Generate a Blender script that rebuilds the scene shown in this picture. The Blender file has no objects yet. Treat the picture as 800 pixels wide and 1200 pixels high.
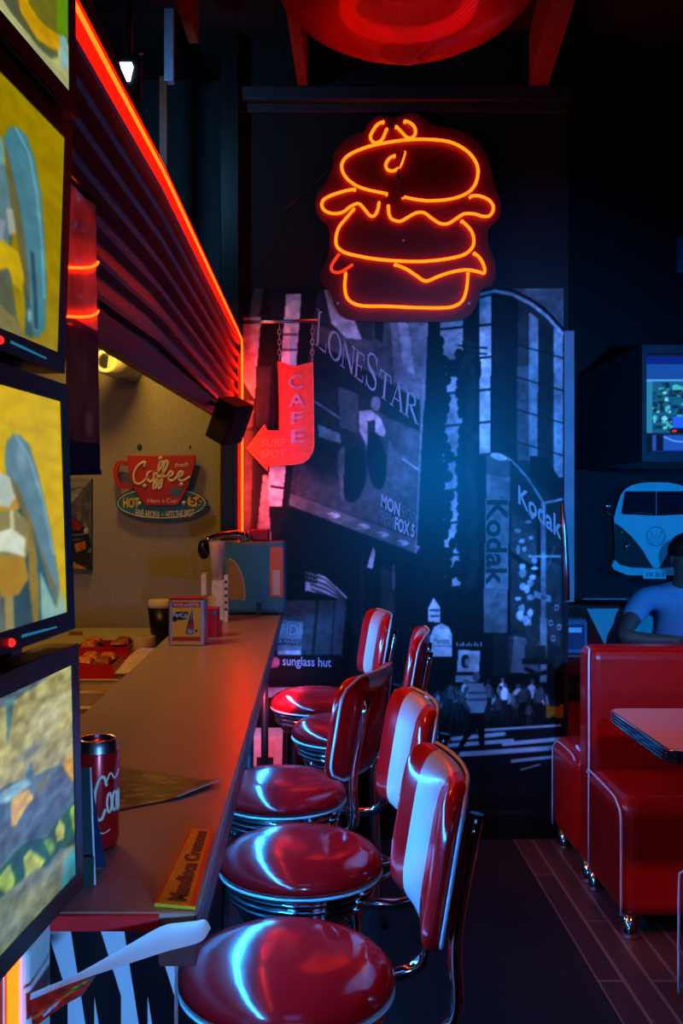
import bpy, bmesh, math, random
import numpy as np
from mathutils import Vector, Matrix, Euler
random.seed(7); rng = np.random.default_rng(7)
S = bpy.context.scene; COL = S.collection
PI = math.pi
F = 1167.0; VX, VY, H = 366.0, 590.0, 1.51      # focal length, vanishing point, eye height

def P(px, py, Y): return Vector(((px-VX)*Y/F, Y, H-(py-VY)*Y/F))
def XX(px, Y): return (px-VX)*Y/F
def ZZ(py, Y): return H-(py-VY)*Y/F
def lin(c): c = c/255.0; return c/12.92 if c <= .04045 else ((c+.055)/1.055)**2.4
def rgb(r, g, b): return (lin(r), lin(g), lin(b))

# ------------------------------------------------------------------ materials
def mat(name, col, rough=.5, metal=0., var=.12, scale=30., bump=0., coat=0., spec=.5, emit=None, estr=1., attr=False, trans=0., ior=1.45):
    m = bpy.data.materials.new(name); m.use_nodes = True
    nt = m.node_tree; b = nt.nodes['Principled BSDF']
    b.inputs['Roughness'].default_value = rough; b.inputs['Metallic'].default_value = metal
    b.inputs['Specular IOR Level'].default_value = spec; b.inputs['Coat Weight'].default_value = coat
    b.inputs['Coat Roughness'].default_value = .05; b.inputs['IOR'].default_value = ior
    b.inputs['Transmission Weight'].default_value = trans
    tc = nt.nodes.new('ShaderNodeTexCoord'); nz = nt.nodes.new('ShaderNodeTexNoise')
    nz.inputs['Scale'].default_value = scale; nz.inputs['Detail'].default_value = 4
    nt.links.new(tc.outputs['Object'], nz.inputs['Vector'])
    if attr:
        at = nt.nodes.new('ShaderNodeAttribute'); at.attribute_name = 'Col'
        nt.links.new(at.outputs['Color'], b.inputs['Base Color'])
    else:
        rp = nt.nodes.new('ShaderNodeValToRGB')
        rp.color_ramp.elements[0].position = .3; rp.color_ramp.elements[1].position = .7
        rp.color_ramp.elements[0].color = (*[c*(1-var) for c in col], 1)
        rp.color_ramp.elements[1].color = (*[min(1, c*(1+var)) for c in col], 1)
        nt.links.new(nz.outputs['Fac'], rp.inputs['Fac']); nt.links.new(rp.outputs['Color'], b.inputs['Base Color'])
    if bump:
        bp = nt.nodes.new('ShaderNodeBump'); bp.inputs['Strength'].default_value = bump; bp.inputs['Distance'].default_value = .01
        nt.links.new(nz.outputs['Fac'], bp.inputs['Height']); nt.links.new(bp.outputs['Normal'], b.inputs['Normal'])
    if emit is not None:
        b.inputs['Emission Color'].default_value = (*emit, 1); b.inputs['Emission Strength'].default_value = estr
    return m

def screen_mat(name, strength):
    m = mat(name, (0, 0, 0), rough=.25, attr=True); nt = m.node_tree; b = nt.nodes['Principled BSDF']
    at = [n for n in nt.nodes if n.type == 'ATTRIBUTE'][0]
    for l in list(b.inputs['Base Color'].links): nt.links.remove(l)
    b.inputs['Base Color'].default_value = (.01, .01, .01, 1)
    nt.links.new(at.outputs['Color'], b.inputs['Emission Color']); b.inputs['Emission Strength'].default_value = strength
    return m

def glass_sheet(name, col, fac, rough=.1):
    m = bpy.data.materials.new(name); m.use_nodes = True; nt = m.node_tree
    b = nt.nodes['Principled BSDF']; b.inputs['Base Color'].default_value = (*col, 1); b.inputs['Roughness'].default_value = rough
    t = nt.nodes.new('ShaderNodeBsdfTransparent'); t.inputs['Color'].default_value = (*[min(1, .5+c*.5) for c in col], 1)
    mx = nt.nodes.new('ShaderNodeMixShader'); out = nt.nodes['Material Output']
    mx.inputs[0].default_value = fac
    nt.links.new(t.outputs[0], mx.inputs[1]); nt.links.new(b.outputs[0], mx.inputs[2]); nt.links.new(mx.outputs[0], out.inputs['Surface'])
    return m

# ------------------------------------------------------------------ mesh builder
class MB:
    def __init__(s): s.v = []; s.f = []; s.mi = []; s.sm = []
    def add(s, vs, fs, m=0, sm=False):
        o = len(s.v); s.v += [Vector(v) for v in vs]
        for f in fs: s.f.append([i+o for i in f]); s.mi.append(m); s.sm.append(sm)
        return s
    def box(s, x0, x1, y0, y1, z0, z1, m=0):
        return s.add([(x0,y0,z0),(x1,y0,z0),(x1,y1,z0),(x0,y1,z0),(x0,y0,z1),(x1,y0,z1),(x1,y1,z1),(x0,y1,z1)],
                     [(3,2,1,0),(4,5,6,7),(0,1,5,4),(1,2,6,5),(2,3,7,6),(3,0,4,7)], m)
    def obox(s, c, size, rot, m=0):
        R = Euler(rot).to_matrix(); c = Vector(c); a, b, d = [q/2 for q in size]
        vs = [c+R@Vector((i*a, j*b, k*d)) for k in (-1,1) for (i,j) in ((-1,-1),(1,-1),(1,1),(-1,1))]
        return s.add(vs, [(3,2,1,0),(4,5,6,7),(0,1,5,4),(1,2,6,5),(2,3,7,6),(3,0,4,7)], m)
    def tube(s, pts, r, n=8, m=0, closed=False):
        pts = [Vector(p) for p in pts]; N = len(pts); vs = []; fs = []
        rs = r if isinstance(r, (list, tuple)) else [r]*N
        up = None
        for i, p in enumerate(pts):
            a = pts[(i-1) % N] if (closed or i > 0) else p
            b = pts[(i+1) % N] if (closed or i < N-1) else p
            t = (b-a).normalized()
            if up is None:
                up = Vector((0,0,1)) if abs(t.z) < .9 else Vector((1,0,0))
            u = (up - t*up.dot(t)).normalized(); w = t.cross(u); up = u
            for k in range(n):
                q = 2*PI*k/n; vs.append(p+(u*math.cos(q)+w*math.sin(q))*rs[i])
        for i in range(N if closed else N-1):
            j = (i+1) % N
            for k in range(n):
                fs.append((i*n+k, i*n+(k+1)%n, j*n+(k+1)%n, j*n+k))
        s.add(vs, fs, m, True)
        if not closed:
            s.add(vs[:n], [tuple(range(n-1,-1,-1))], m); s.add(vs[-n:], [tuple(range(n))], m)
        return s
    def cyl(s, c, r, z0, z1, n=24, m=0, r1=None):
        return s.lathe([(0,z0),(r,z0),(r if r1 is None else r1,z1),(0,z1)], c, n, m, sharp=True)
    def lathe(s, prof, c, n=32, m=0, sharp=False):
        cx, cy = c[0], c[1]; cz = c[2] if len(c) > 2 else 0
        if sharp:
            for a, b in zip(prof[:-1], prof[1:]): s.lathe([a, b], c, n, m)
            return s
        vs = []; fs = []; K = len(prof)
        for k in range(n):
            q = 2*PI*k/n
            for (r, z) in prof: vs.append((cx+max(r,1e-5)*math.cos(q), cy+max(r,1e-5)*math.sin(q), cz+z))
        for k in range(n):
            k2 = (k+1) % n
            for i in range(K-1): fs.append((k*K+i, k2*K+i, k2*K+i+1, k*K+i+1))
        return s.add(vs, fs, m, True)
    def sphere(s, c, r, nu=16, nv=10, m=0):
        if not isinstance(r, (tuple, list)): r = (r, r, r)
        vs = []; fs = []
        for j in range(nv+1):
            t = PI*j/nv
            for i in range(nu):
                q = 2*PI*i/nu
                vs.append((c[0]+r[0]*math.sin(t)*math.cos(q), c[1]+r[1]*math.sin(t)*math.sin(q), c[2]+r[2]*math.cos(t)))
        for j in range(nv):
            for i in range(nu): fs.append((j*nu+i, j*nu+(i+1)%nu, (j+1)*nu+(i+1)%nu, (j+1)*nu+i))
        return s.add(vs, fs, m, True)
    def prism(s, pts, off, m=0, ms=None):
        n = len(pts); a = [Vector(p) for p in pts]; b = [p+Vector(off) for p in a]
        s.add(a, [tuple(range(n))], m); s.add(b, [tuple(range(n-1,-1,-1))], m)
        for i in range(n):
            j = (i+1) % n
            s.add([a[i], a[j], b[j], b[i]], [(3,2,1,0)], m if ms is None else ms)
        return s
    def grid(s, fn, nu, nv, m=0, sm=True):
        vs = [fn(i/nu, j/nv) for j in range(nv+1) for i in range(nu+1)]
        fs = [(j*(nu+1)+i, j*(nu+1)+i+1, (j+1)*(nu+1)+i+1, (j+1)*(nu+1)+i) for j in range(nv) for i in range(nu)]
        return s.add(vs, fs, m, sm)
    def text(s, txt, fn, bold=0., m=0, res=3):
        cu = bpy.data.curves.new('t', 'FONT'); cu.body = txt; cu.offset = bold; cu.resolution_u = res
        ob = bpy.data.objects.new('t', cu); COL.objects.link(ob); bpy.context.view_layer.update()
        me = bpy.data.meshes.new_from_object(ob.evaluated_get(bpy.context.evaluated_depsgraph_get()))
        co = [v.co.copy() for v in me.vertices]; fs = [tuple(p.vertices) for p in me.polygons]
        bpy.data.objects.remove(ob); bpy.data.curves.remove(cu); bpy.data.meshes.remove(me)
        x0 = min(c.x for c in co); x1 = max(c.x for c in co); y0 = min(c.y for c in co); y1 = max(c.y for c in co)
        return s.add([fn((c.x-x0)/(x1-x0), (c.y-y0)/(y1-y0)) for c in co], fs, m)
    def build(s, name, mats, parent=None, bevel=0., seg=2, origin=None, fix=True, weld=True):
        me = bpy.data.meshes.new(name)
        org = Vector(parent['_o']) if parent is not None else None
        if org is None:
            if origin is None:
                xs = [v.x for v in s.v]; ys = [v.y for v in s.v]; zs = [v.z for v in s.v]
                org = Vector(((min(xs)+max(xs))/2, (min(ys)+max(ys))/2, min(zs)))
            else: org = Vector(origin)
        me.from_pydata([v-org for v in s.v], [], s.f)
        me.polygons.foreach_set('material_index', s.mi); me.polygons.foreach_set('use_smooth', s.sm)
        for mm in (mats if isinstance(mats, (list, tuple)) else [mats]): me.materials.append(mm)
        bm = bmesh.new(); bm.from_mesh(me)
        if weld: bmesh.ops.remove_doubles(bm, verts=bm.verts, dist=1e-5)
        if fix: bmesh.ops.recalc_face_normals(bm, faces=bm.faces)
        bm.to_mesh(me); bm.free(); me.update()
        o = bpy.data.objects.new(name, me); COL.objects.link(o)
        if parent is None: o.location = org
        else: o.parent = parent
        OR[o.name] = org; o['_o'] = list(org)
        if bevel:
            md = o.modifiers.new('Bevel', 'BEVEL'); md.width = bevel; md.segments = seg; md.limit_method = 'ANGLE'; md.angle_limit = .6
        return o
OR = {}
def tag(o, label=None, cat=None, group=None, kind=None):
    if label: o['label'] = label
    if cat: o['category'] = cat
    if group: o['group'] = group
    if kind: o['kind'] = kind
    return o
def thing(name, label, cat, loc=(0,0,0), group=None):
    o = bpy.data.objects.new(name, None); COL.objects.link(o); o.location = loc; o['_o'] = list(loc); o.empty_display_size = .1
    return tag(o, label, cat, group)
def struct(mb, name, m, **k): return tag(mb.build(name, m, **k), kind='structure')
def copy_tree(o, parent=None):
    c = o.copy(); COL.objects.link(c); c.parent = parent
    for ch in [x for x in bpy.data.objects if x.parent == o]: copy_tree(ch, c)
    return c
def smooth(pts, k=6, closed=False):
    pts = [Vector(p) for p in pts]; n = len(pts); out = []
    for i in range(n if closed else n-1):
        p1 = pts[i]; p2 = pts[(i+1) % n]
        p0 = pts[i-1] if (i > 0 or closed) else p1*2-p2
        p3 = pts[(i+2) % n] if (i < n-2 or closed) else p2*2-p1
        for j in range(k):
            t = j/k
            out.append(.5*((2*p1)+(p2-p0)*t+(2*p0-5*p1+4*p2-p3)*t*t+(3*p1-p0-3*p2+p3)*t**3))
    if not closed: out.append(pts[-1])
    return out
def quad(TL, TR, BR, BL, Y):
    def fn(u, v):
        t = Vector(TL).lerp(Vector(TR), u); b = Vector(BL).lerp(Vector(BR), u); p = b.lerp(t, v)
        return P(p.x, p.y, Y)
    return fn
def quad3(TL, TR, BR, BL):
    TL, TR, BR, BL = [Vector(q) for q in (TL, TR, BR, BL)]
    return lambda u, v: BL.lerp(BR, u).lerp(TL.lerp(TR, u), v)

# ------------------------------------------------------------------ painting of printed or lit pictures into vertex colours
class Canvas:
    def __init__(s, x0, y0, w, h, bg, step=1.):
        s.x0, s.y0, s.st = x0, y0, step; s.nx, s.ny = int(w/step)+1, int(h/step)+1
        s.a = np.zeros((s.ny, s.nx, 3)); s.a[:] = np.array(bg)
        s.X, s.Y = np.meshgrid(x0+np.arange(s.nx)*step, y0+np.arange(s.ny)*step)
    def mix(s, m, c, al):
        k = (m*al)[..., None]; s.a = s.a*(1-k)+np.array(c if hasattr(c, '__len__') else (c, c, c))*k; return s
    def poly(s, pts, c, al=1.):
        m = np.zeros(s.X.shape, bool); n = len(pts)
        for i in range(n):
            xa, ya = pts[i]; xb, yb = pts[(i+1) % n]
            if ya == yb: continue
            cr = ((s.Y >= min(ya, yb)) & (s.Y < max(ya, yb))) & (s.X < (xb-xa)*(s.Y-ya)/(yb-ya)+xa)
            m ^= cr
        return s.mix(m.astype(float), c, al)
    def rect(s, x0, y0, x1, y1, c, al=1.):
        return s.mix(((s.X >= x0) & (s.X < x1) & (s.Y >= y0) & (s.Y < y1)).astype(float), c, al)
    def ell(s, x, y, rx, ry, c, al=1., rot=0., soft=0.):
        dx, dy = s.X-x, s.Y-y; ca, sa = math.cos(rot), math.sin(rot)
        d = np.sqrt(((dx*ca+dy*sa)/rx)**2+((-dx*sa+dy*ca)/ry)**2)
        m = np.clip((1-d)/soft, 0, 1) if soft else (d < 1).astype(float)
        return s.mix(m, c, al)
    def line(s, pts, w, c, al=1.):
        best = np.full(s.X.shape, 1e9)
        for (xa, ya), (xb, yb) in zip(pts[:-1], pts[1:]):
            dx, dy = xb-xa, yb-ya; L = dx*dx+dy*dy+1e-9
            t = np.clip(((s.X-xa)*dx+(s.Y-ya)*dy)/L, 0, 1)
            best = np.minimum(best, np.hypot(s.X-xa-t*dx, s.Y-ya-t*dy))
        return s.mix(np.clip(w/2-best+.5, 0, 1), c, al)
    def noise(s, amt, cell=8, seed=0):
        r = np.random.default_rng(seed); tot = np.zeros(s.X.shape)
        for o in range(3):
            c = max(1.5, cell/2**o); g = r.random((int(s.ny*s.st/c)+3, int(s.nx*s.st/c)+3))
            fx, fy = (s.X-s.x0)/c, (s.Y-s.y0)/c; ix, iy = fx.astype(int), fy.astype(int); fx -= ix; fy -= iy
            fx = fx*fx*(3-2*fx); fy = fy*fy*(3-2*fy)
            tot += ((g[iy,ix]*(1-fx)+g[iy,ix+1]*fx)*(1-fy)+(g[iy+1,ix]*(1-fx)+g[iy+1,ix+1]*fx)*fy-.5)/2**o
        s.a = np.clip(s.a*(1+amt*tot[..., None]), 0, 1); return s
    def blur(s, k=1):
        for _ in range(k):
            p = np.pad(s.a, ((1,1),(1,1),(0,0)), mode='edge')
            s.a = (p[1:-1,1:-1]*2+p[:-2,1:-1]+p[2:,1:-1]+p[1:-1,:-2]+p[1:-1,2:])/6
        return s
    def build(s, name, m, fn, parent=None, thick=None):
        pts = np.array([fn(x, y) for y in s.Y[:,0] for x in s.X[0]]) if callable(fn) else fn
        org = Vector(parent['_o']) if parent is not None else Vector((pts[:,0].mean(), pts[:,1].mean(), pts[:,2].min()))
        nx, ny = s.nx, s.ny; i = (np.arange(ny-1)[:,None]*nx+np.arange(nx-1)[None]).ravel()
        fs = np.stack([i+nx, i+nx+1, i+1, i], 1)
        me = bpy.data.meshes.new(name); me.from_pydata((pts-np.array(org)).tolist(), [], fs.tolist())
        ca = me.color_attributes.new('Col', 'FLOAT_COLOR', 'POINT')
        d = np.ones((nx*ny, 4)); c = s.a.reshape(-1, 3); d[:,:3] = np.where(c <= .04045, c/12.92, ((c+.055)/1.055)**2.4)
        ca.data.foreach_set('color', d.astype(np.float32).ravel())
        me.materials.append(m); me.update()
        o = bpy.data.objects.new(name, me); COL.objects.link(o); o['_o'] = list(org)
        if parent is None: o.location = org
        else: o.parent = parent
        return o
# ------------------------------------------------------------------ materials of the place
M = {}
M['wall'] = mat('black_wall_paint', rgb(19,18,21), .8, bump=.05, scale=60)
M['kwall'] = mat('kitchen_wall_paint', rgb(160,150,134), .8, bump=.04, scale=80)
M['ceil'] = mat('black_ceiling', rgb(20,20,23), .85)
M['black'] = mat('black_plastic', rgb(16,16,18), .35)
M['blackm'] = mat('black_painted_steel', rgb(22,20,20), .4, bump=.02)
M['chrome'] = mat('polished_chrome', (.78,.79,.8), .09, 1., var=.03)
M['steel'] = mat('brushed_steel', (.55,.56,.58), .28, 1., var=.08)
M['red'] = mat('red_glossy_vinyl', rgb(216,10,14), .15, var=.06, scale=18, coat=.25, bump=.006)
M['white'] = mat('white_glossy_vinyl', rgb(214,214,214), .2, var=.03, scale=18, coat=.3, bump=.008)
M['booth'] = mat('red_booth_vinyl', rgb(190,16,10), .32, var=.08, scale=14, coat=.25, bump=.05)
M['boothw'] = mat('white_booth_vinyl', rgb(205,205,205), .35, var=.05, scale=14, bump=.04)
M['piping'] = mat('white_piping', rgb(225,225,225), .4)
M['laminate'] = mat('beige_laminate', rgb(158,144,124), .3, var=.04, scale=8, bump=.01)
M['edge'] = mat('red_edge_band', rgb(225,34,40), .35)
M['fascia'] = mat('dark_counter_fascia', rgb(92,52,52), .3)
M['shutter'] = mat('brown_shutter_steel', rgb(92,48,34), .34, .3, bump=.05, scale=40)
M['shutbar'] = mat('shutter_bar_paint', rgb(66,32,24), .5)
M['redpaint'] = mat('red_beam_paint', rgb(120,46,28), .6, bump=.06, var=.3, scale=25)
M['trim'] = mat('slate_trim', rgb(44,50,56), .6)
M['whitep'] = mat('white_plastic', rgb(215,212,205), .45)
M['cream'] = mat('cream_plastic', rgb(196,184,158), .5)
M['paper'] = mat('white_paper', rgb(225,225,228), .7, var=.03)
M['teal'] = mat('teal_enamel', rgb(44,116,136), .35, var=.05)
M['amber'] = mat('amber_window', rgb(150,120,50), .2)
M['rubber'] = mat('black_rubber', rgb(14,14,14), .8)
M['skin'] = mat('skin', rgb(120,82,66), .55)
M['hair'] = mat('dark_hair', rgb(22,18,16), .6, var=.4, scale=120)
M['shirt'] = mat('pale_blue_cotton', rgb(150,160,190), .85, bump=.15, scale=60)
M['jeans'] = mat('dark_denim', rgb(30,34,48), .85, bump=.1, scale=80)
M['print'] = mat('printed_picture', (1,1,1), .42, attr=True, spec=.35)
M['mural'] = mat('mural_print', (1,1,1), .36, attr=True, spec=.2)
M['letterw'] = mat('pale_print_lettering', rgb(176,166,176), .5)
M['letterd'] = mat('dark_print_lettering', rgb(20,22,28), .5)
M['letterg'] = mat('grey_print_lettering', rgb(100,98,106), .5)
M['yellow'] = mat('yellow_print', rgb(222,176,30), .35)
M['orange'] = mat('orange_edge_print', rgb(230,80,16), .3)
M['signred'] = mat('sign_red_enamel', rgb(178,30,24), .4)
M['signblue'] = mat('sign_blue_enamel', rgb(24,110,140), .4)
M['signcream'] = mat('sign_cream_enamel', rgb(232,210,180), .45)
M['signor'] = mat('arrow_orange_enamel', rgb(240,74,26), .45, var=.18, scale=22)
M['signlet'] = mat('faded_lilac_lettering', rgb(200,150,180), .5, var=.3, scale=90)
M['signfade'] = mat('faded_orange_lettering', rgb(240,128,84), .5, var=.15, scale=90)
M['canred'] = mat('can_red_lacquer', rgb(190,16,20), .25, .3)
M['alu'] = mat('aluminium', (.75,.76,.78), .25, 1.)
M['clear'] = glass_sheet('clear_plastic', (.9,.9,.92), .25)
M['pink'] = mat('pink_straw_plastic', rgb(225,170,160), .4)
M['neonlit'] = glass_sheet('neon_lit_clear_plastic', (.95,.2,.08), .8)  # clear plastic with the red neon light on it put into its colour
M['wood'] = mat('brown_wrapper', rgb(150,84,40), .4, var=.5, scale=40, bump=.2)
M['goldwrap'] = mat('golden_wrapper', rgb(205,130,60), .3, var=.4, scale=50, bump=.3)
M['lampglass'] = glass_sheet('red_ribbed_acrylic', (.9,.12,.05), .5, .3)
def lamp_shade(name, col, clear):
    m = bpy.data.materials.new(name); m.use_nodes = True; nt = m.node_tree; nt.nodes.remove(nt.nodes['Principled BSDF'])
    N = nt.nodes.new; L = nt.links.new; out = nt.nodes['Material Output']
    tr = N('ShaderNodeBsdfTranslucent'); tr.inputs['Color'].default_value = (*col, 1)
    tp = N('ShaderNodeBsdfTransparent'); tp.inputs['Color'].default_value = (*col, 1); gl = N('ShaderNodeBsdfGlossy'); gl.inputs['Roughness'].default_value = .2
    tc = N('ShaderNodeTexCoord'); nz = N('ShaderNodeTexNoise'); nz.inputs['Scale'].default_value = 9; L(tc.outputs['Object'], nz.inputs['Vector'])
    mr = N('ShaderNodeMapRange'); mr.inputs['To Min'].default_value = clear*.5; mr.inputs['To Max'].default_value = clear*1.5; L(nz.outputs['Fac'], mr.inputs['Value'])
    mx = N('ShaderNodeMixShader'); L(mr.outputs[0], mx.inputs[0]); L(tr.outputs[0], mx.inputs[1]); L(tp.outputs[0], mx.inputs[2])
    m2 = N('ShaderNodeMixShader'); m2.inputs[0].default_value = .06; L(mx.outputs[0], m2.inputs[1]); L(gl.outputs[0], m2.inputs[2]); L(m2.outputs[0], out.inputs['Surface'])
    return m
M['lampglass'] = lamp_shade('red_ribbed_acrylic', (.5,.04,.012), .3)
M['acrylic'] = mat('black_acrylic_backing', rgb(64,24,16), .4, spec=.3)
def emat(name, col, st): return mat(name, (0,0,0), .6, spec=0., emit=col, estr=st)
M['neon'] = emat('orange_neon_glow', (1,.034,.001), 13)
M['neondim'] = emat('dim_red_neon_glow', (1,.03,.006), 1.6)
M['ledcore'] = emat('orange_led_glow', (1,.018,.001), 20)
M['neonsoft'] = emat('soft_orange_neon_glow', (1,.11,.005), 4)
M['ledjamb'] = emat('orange_jamb_led_glow', (1,.0062,.0004), 60)
M['ledred'] = emat('red_led_diffuser_glow', (1,.004,.001), 3)
M['ledblue'] = emat('blue_white_led_glow', (.01,.27,1), 250)
M['flood'] = emat('white_floodlight_glow', (.75,.92,1), 6)
M['reddot'] = emat('red_power_light_glow', (1,.01,.01), 3)
M['cyanglare'] = emat('cyan_bezel_glare_glow', (.02,.25,.45), .6)  # reflected glare on the screen bezels, made to glow
M['lampring'] = emat('red_lamp_ring_glow', (1,.02,.002), 1.9)
M['screen'] = screen_mat('menu_screen_picture', .72)
M['cctv'] = screen_mat('monitor_picture', 1.5)

# floor: dark carpet on the aisle, brown plank tiles along the booths
def floor_mat():
    m = bpy.data.materials.new('carpet_and_plank_tiles'); m.use_nodes = True; nt = m.node_tree; b = nt.nodes['Principled BSDF']
    N = nt.nodes.new; L = nt.links.new
    tc = N('ShaderNodeTexCoord'); mp = N('ShaderNodeMapping'); mp.inputs['Rotation'].default_value = (0,0,PI/2); L(tc.outputs['Object'], mp.inputs['Vector'])
    br = N('ShaderNodeTexBrick'); br.inputs['Scale'].default_value = 1; br.inputs['Brick Width'].default_value = .9; br.inputs['Row Height'].default_value = .085
    br.inputs['Mortar Size'].default_value = .006; br.inputs['Color1'].default_value = (*rgb(88,60,56),1); br.inputs['Color2'].default_value = (*rgb(60,43,43),1); br.inputs['Mortar'].default_value = (*rgb(128,108,104),1)
    L(mp.outputs[0], br.inputs['Vector'])
    nz = N('ShaderNodeTexNoise'); nz.inputs['Scale'].default_value = 220; L(tc.outputs['Object'], nz.inputs['Vector'])
    cr = N('ShaderNodeValToRGB'); cr.color_ramp.elements[0].color = (*rgb(11,11,13),1); cr.color_ramp.elements[1].color = (*rgb(27,25,29),1); L(nz.outputs['Fac'], cr.inputs['Fac'])
    sp = N('ShaderNodeSeparateXYZ'); L(tc.outputs['Object'], sp.inputs[0])
    gt = N('ShaderNodeMath'); gt.operation = 'GREATER_THAN'; gt.inputs[1].default_value = 0; L(sp.outputs['X'], gt.inputs[0])
    mx = N('ShaderNodeMix'); mx.data_type = 'RGBA'; L(gt.outputs[0], mx.inputs[0]); L(cr.outputs[0], mx.inputs[6]); L(br.outputs['Color'], mx.inputs[7])
    L(mx.outputs[2], b.inputs['Base Color'])
    mr = N('ShaderNodeMix'); L(gt.outputs[0], mr.inputs[0]); mr.inputs[2].default_value = .95; mr.inputs[3].default_value = .45; L(mr.outputs[0], b.inputs['Roughness'])
    bp = N('ShaderNodeBump'); bp.inputs['Strength'].default_value = .2; L(nz.outputs['Fac'], bp.inputs['Height']); L(bp.outputs[0], b.inputs['Normal'])
    return m
TOP0 = 1.07; WB = 4.48; WF = 5.95; WK = 4.92
struct(MB().box(-3.2,4.2,-2.5,WF,-.1,0), 'floor', floor_mat(), origin=(.90,0,0))
struct(MB().box(-3.2,4.2,-2.5,WF,3.6,3.7), 'ceiling', M['ceil'])
struct(MB().box(-.36,1.15,WB,WF,0,3.6), 'wall_back', M['wall'])
struct(MB().box(1.15,4.2,WF,WF+.1,0,3.6), 'wall_booths', M['wall'])
struct(MB().box(-3.2,-.36,WK,WK+.1,0,2.42), 'wall_kitchen', M['kwall'])
struct(MB().box(-3.2,-.36,WK,WK+.1,2.42,3.6), 'wall_kitchen_upper', M['trim'])
struct(MB().box(-3.2,-.40,.2,WK,2.38,2.42), 'ceiling_kitchen', M['ceil'])
struct(MB().box(-.395,-.325,1.075,1.115,TOP0,3.6), 'trim_3', M['blackm'])
struct(MB().box(-3.3,-3.2,-2.5,WK,0,3.6), 'wall_left', M['kwall'])
struct(MB().box(4.2,4.3,-2.5,WF,0,3.6), 'wall_right', M['wall'])
struct(MB().box(-3.2,4.2,-2.6,-2.5,0,3.6), 'wall_front', M['wall'])
struct(MB().box(-.36,1.15,WB-.07,WB,3.30,3.36).box(-.36,1.15,WB-.03,WB,3.26,3.30), 'trim_1', M['trim'], bevel=.004)
struct(MB().box(-.405,-.325,4.38,WB,1.05,3.6).box(-.345,-.325,4.36,4.38,1.05,2.35), 'trim_2', M['blackm'], bevel=.003)
# ------------------------------------------------------------------ bar counter
TOP = 1.05
ct = thing('bar_counter', 'long beige laminate bar counter with red front edge, red stools along it', 'counter', (-.315,2.8,0))
MB().box(-.503,-.13,1.118,4.37,TOP-.016,TOP).build('countertop', M['laminate'], ct, bevel=.004)
MB().box(-.503,-.172,1.112,1.118,TOP-.018,TOP-.001).build('front_edge', M['edge'], ct)
MB().box(-.172,-.13,1.112,4.37,.992,TOP-.0165).build('fascia', M['fascia'], ct, bevel=.003)
MB().box(-.48,-.33,1.30,4.3,.0,TOP-.017).build('counter_body', M['blackm'], ct)
for yy in (2.9, 3.86):
    MB().tube([(-.185,yy,0),(-.185,yy,.992)], .014, 10).build('post', M['black'], ct)
# end panel of long black and white triangles
pn = MB(); x0, x1, z0, z1, yp = -.475, -.162, .0, TOP-.018, 1.17
pn.box(x0,x1,yp,yp+.03,z0,z1,0)
w = (x1-x0)/10
for k in range(10):
    a = x0+k*w
    for j in range(6):
        zz0 = z1+.1*(k%2)-.2*(j+1); zz1 = min(z1, z1+.1*(k%2)-.2*j)
        if zz0 < 0: zz0 = 0
        tri = [(a,yp-.001,zz0),(a+w,yp-.001,zz0),(a,yp-.001,zz1)] if (k+j) % 2 else [(a,yp-.001,zz1),(a+w,yp-.001,zz1),(a+w,yp-.001,zz0)]
        pn.add(tri, [(0,1,2)], 1)
tileb = mat('black_gloss_tile', rgb(18,18,24), .25); tilew = mat('white_gloss_tile', rgb(205,208,215), .3, var=.03)
pn.build('end_panel', [tilew, tileb], ct, fix=False)
led = thing('under_counter_light', 'blue white strip light under the stool side of the counter', 'strip light', (-.21,2.7,.98))
MB().box(-.2,-.186,1.25,4.2,.990,1.0335).build('channel', M['alu'], led)
MB().tube([(-.193,1.25,.984),(-.193,4.2,.984)],.006,10).build('diffuser', M['ledblue'], led)

# ------------------------------------------------------------------ bar stools
stool = thing('bar_stool', 'x', 'bar stool', (0,0,0), 'red diner stools along the bar counter')
MB().lathe([(0,.776),(.05,.7755),(.10,.772),(.135,.765),(.16,.753),(.175,.739),(.181,.726),(.179,.715),(.170,.709),(0,.709)], (0,0), 64).build('seat_cushion', M['red'], stool)
rim = [(.17,.709),(.177,.707),(.178,.703),(.174,.7)]
for k in range(3):
    z = .7-.016*k; r = .168-.004*k
    rim += [(r-.006,z-.002),(r-.006,z-.005),(r,z-.007),(r+.001,z-.011),(r,z-.014)]
rim += [(.15,.648),(.10,.645),(0,.645)]
MB().lathe(rim, (0,0), 64).build('seat_rim', M['chrome'], stool)
mb = MB(); mb.lathe([(.172,.7085),(.1795,.7085),(.1805,.7065),(.1795,.7045),(.172,.7045)], (0,0), 64); mb.build('seat_piping', M['piping'], stool)
for a in (45,135,225,315):
    c, s_ = math.cos(math.radians(a)), math.sin(math.radians(a))
    path = smooth([(.07*c,.07*s_,.652),(.125*c,.125*s_,.645),(.147*c,.147*s_,.615),(.155*c,.155*s_,.4),(.172*c,.172*s_,.16),(.182*c,.182*s_,.02)], 6)
    lg = MB().tube(path, .0115, 10).build('leg', M['chrome'], stool)
    MB().cyl((.183*c,.183*s_), .016, 0, .022, 14).build('foot_cap', M['rubber'], lg)
ring = [(.17*math.cos(2*PI*k/48), .17*math.sin(2*PI*k/48), .26) for k in range(48)]
MB().tube(ring, .0105, 10, closed=True).build('foot_ring', M['chrome'], stool)
ring = [(.13*math.cos(2*PI*k/48), .13*math.sin(2*PI*k/48), .628) for k in range(48)]
MB().tube(ring, .009, 8, closed=True).build('upper_ring', M['chrome'], stool)
BC, BH, BW, BT = .945, .132, .18, .03
def back_mid(s_, z): return .236+.17*(z-.82)-.03*(s_/BW)**2
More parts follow.
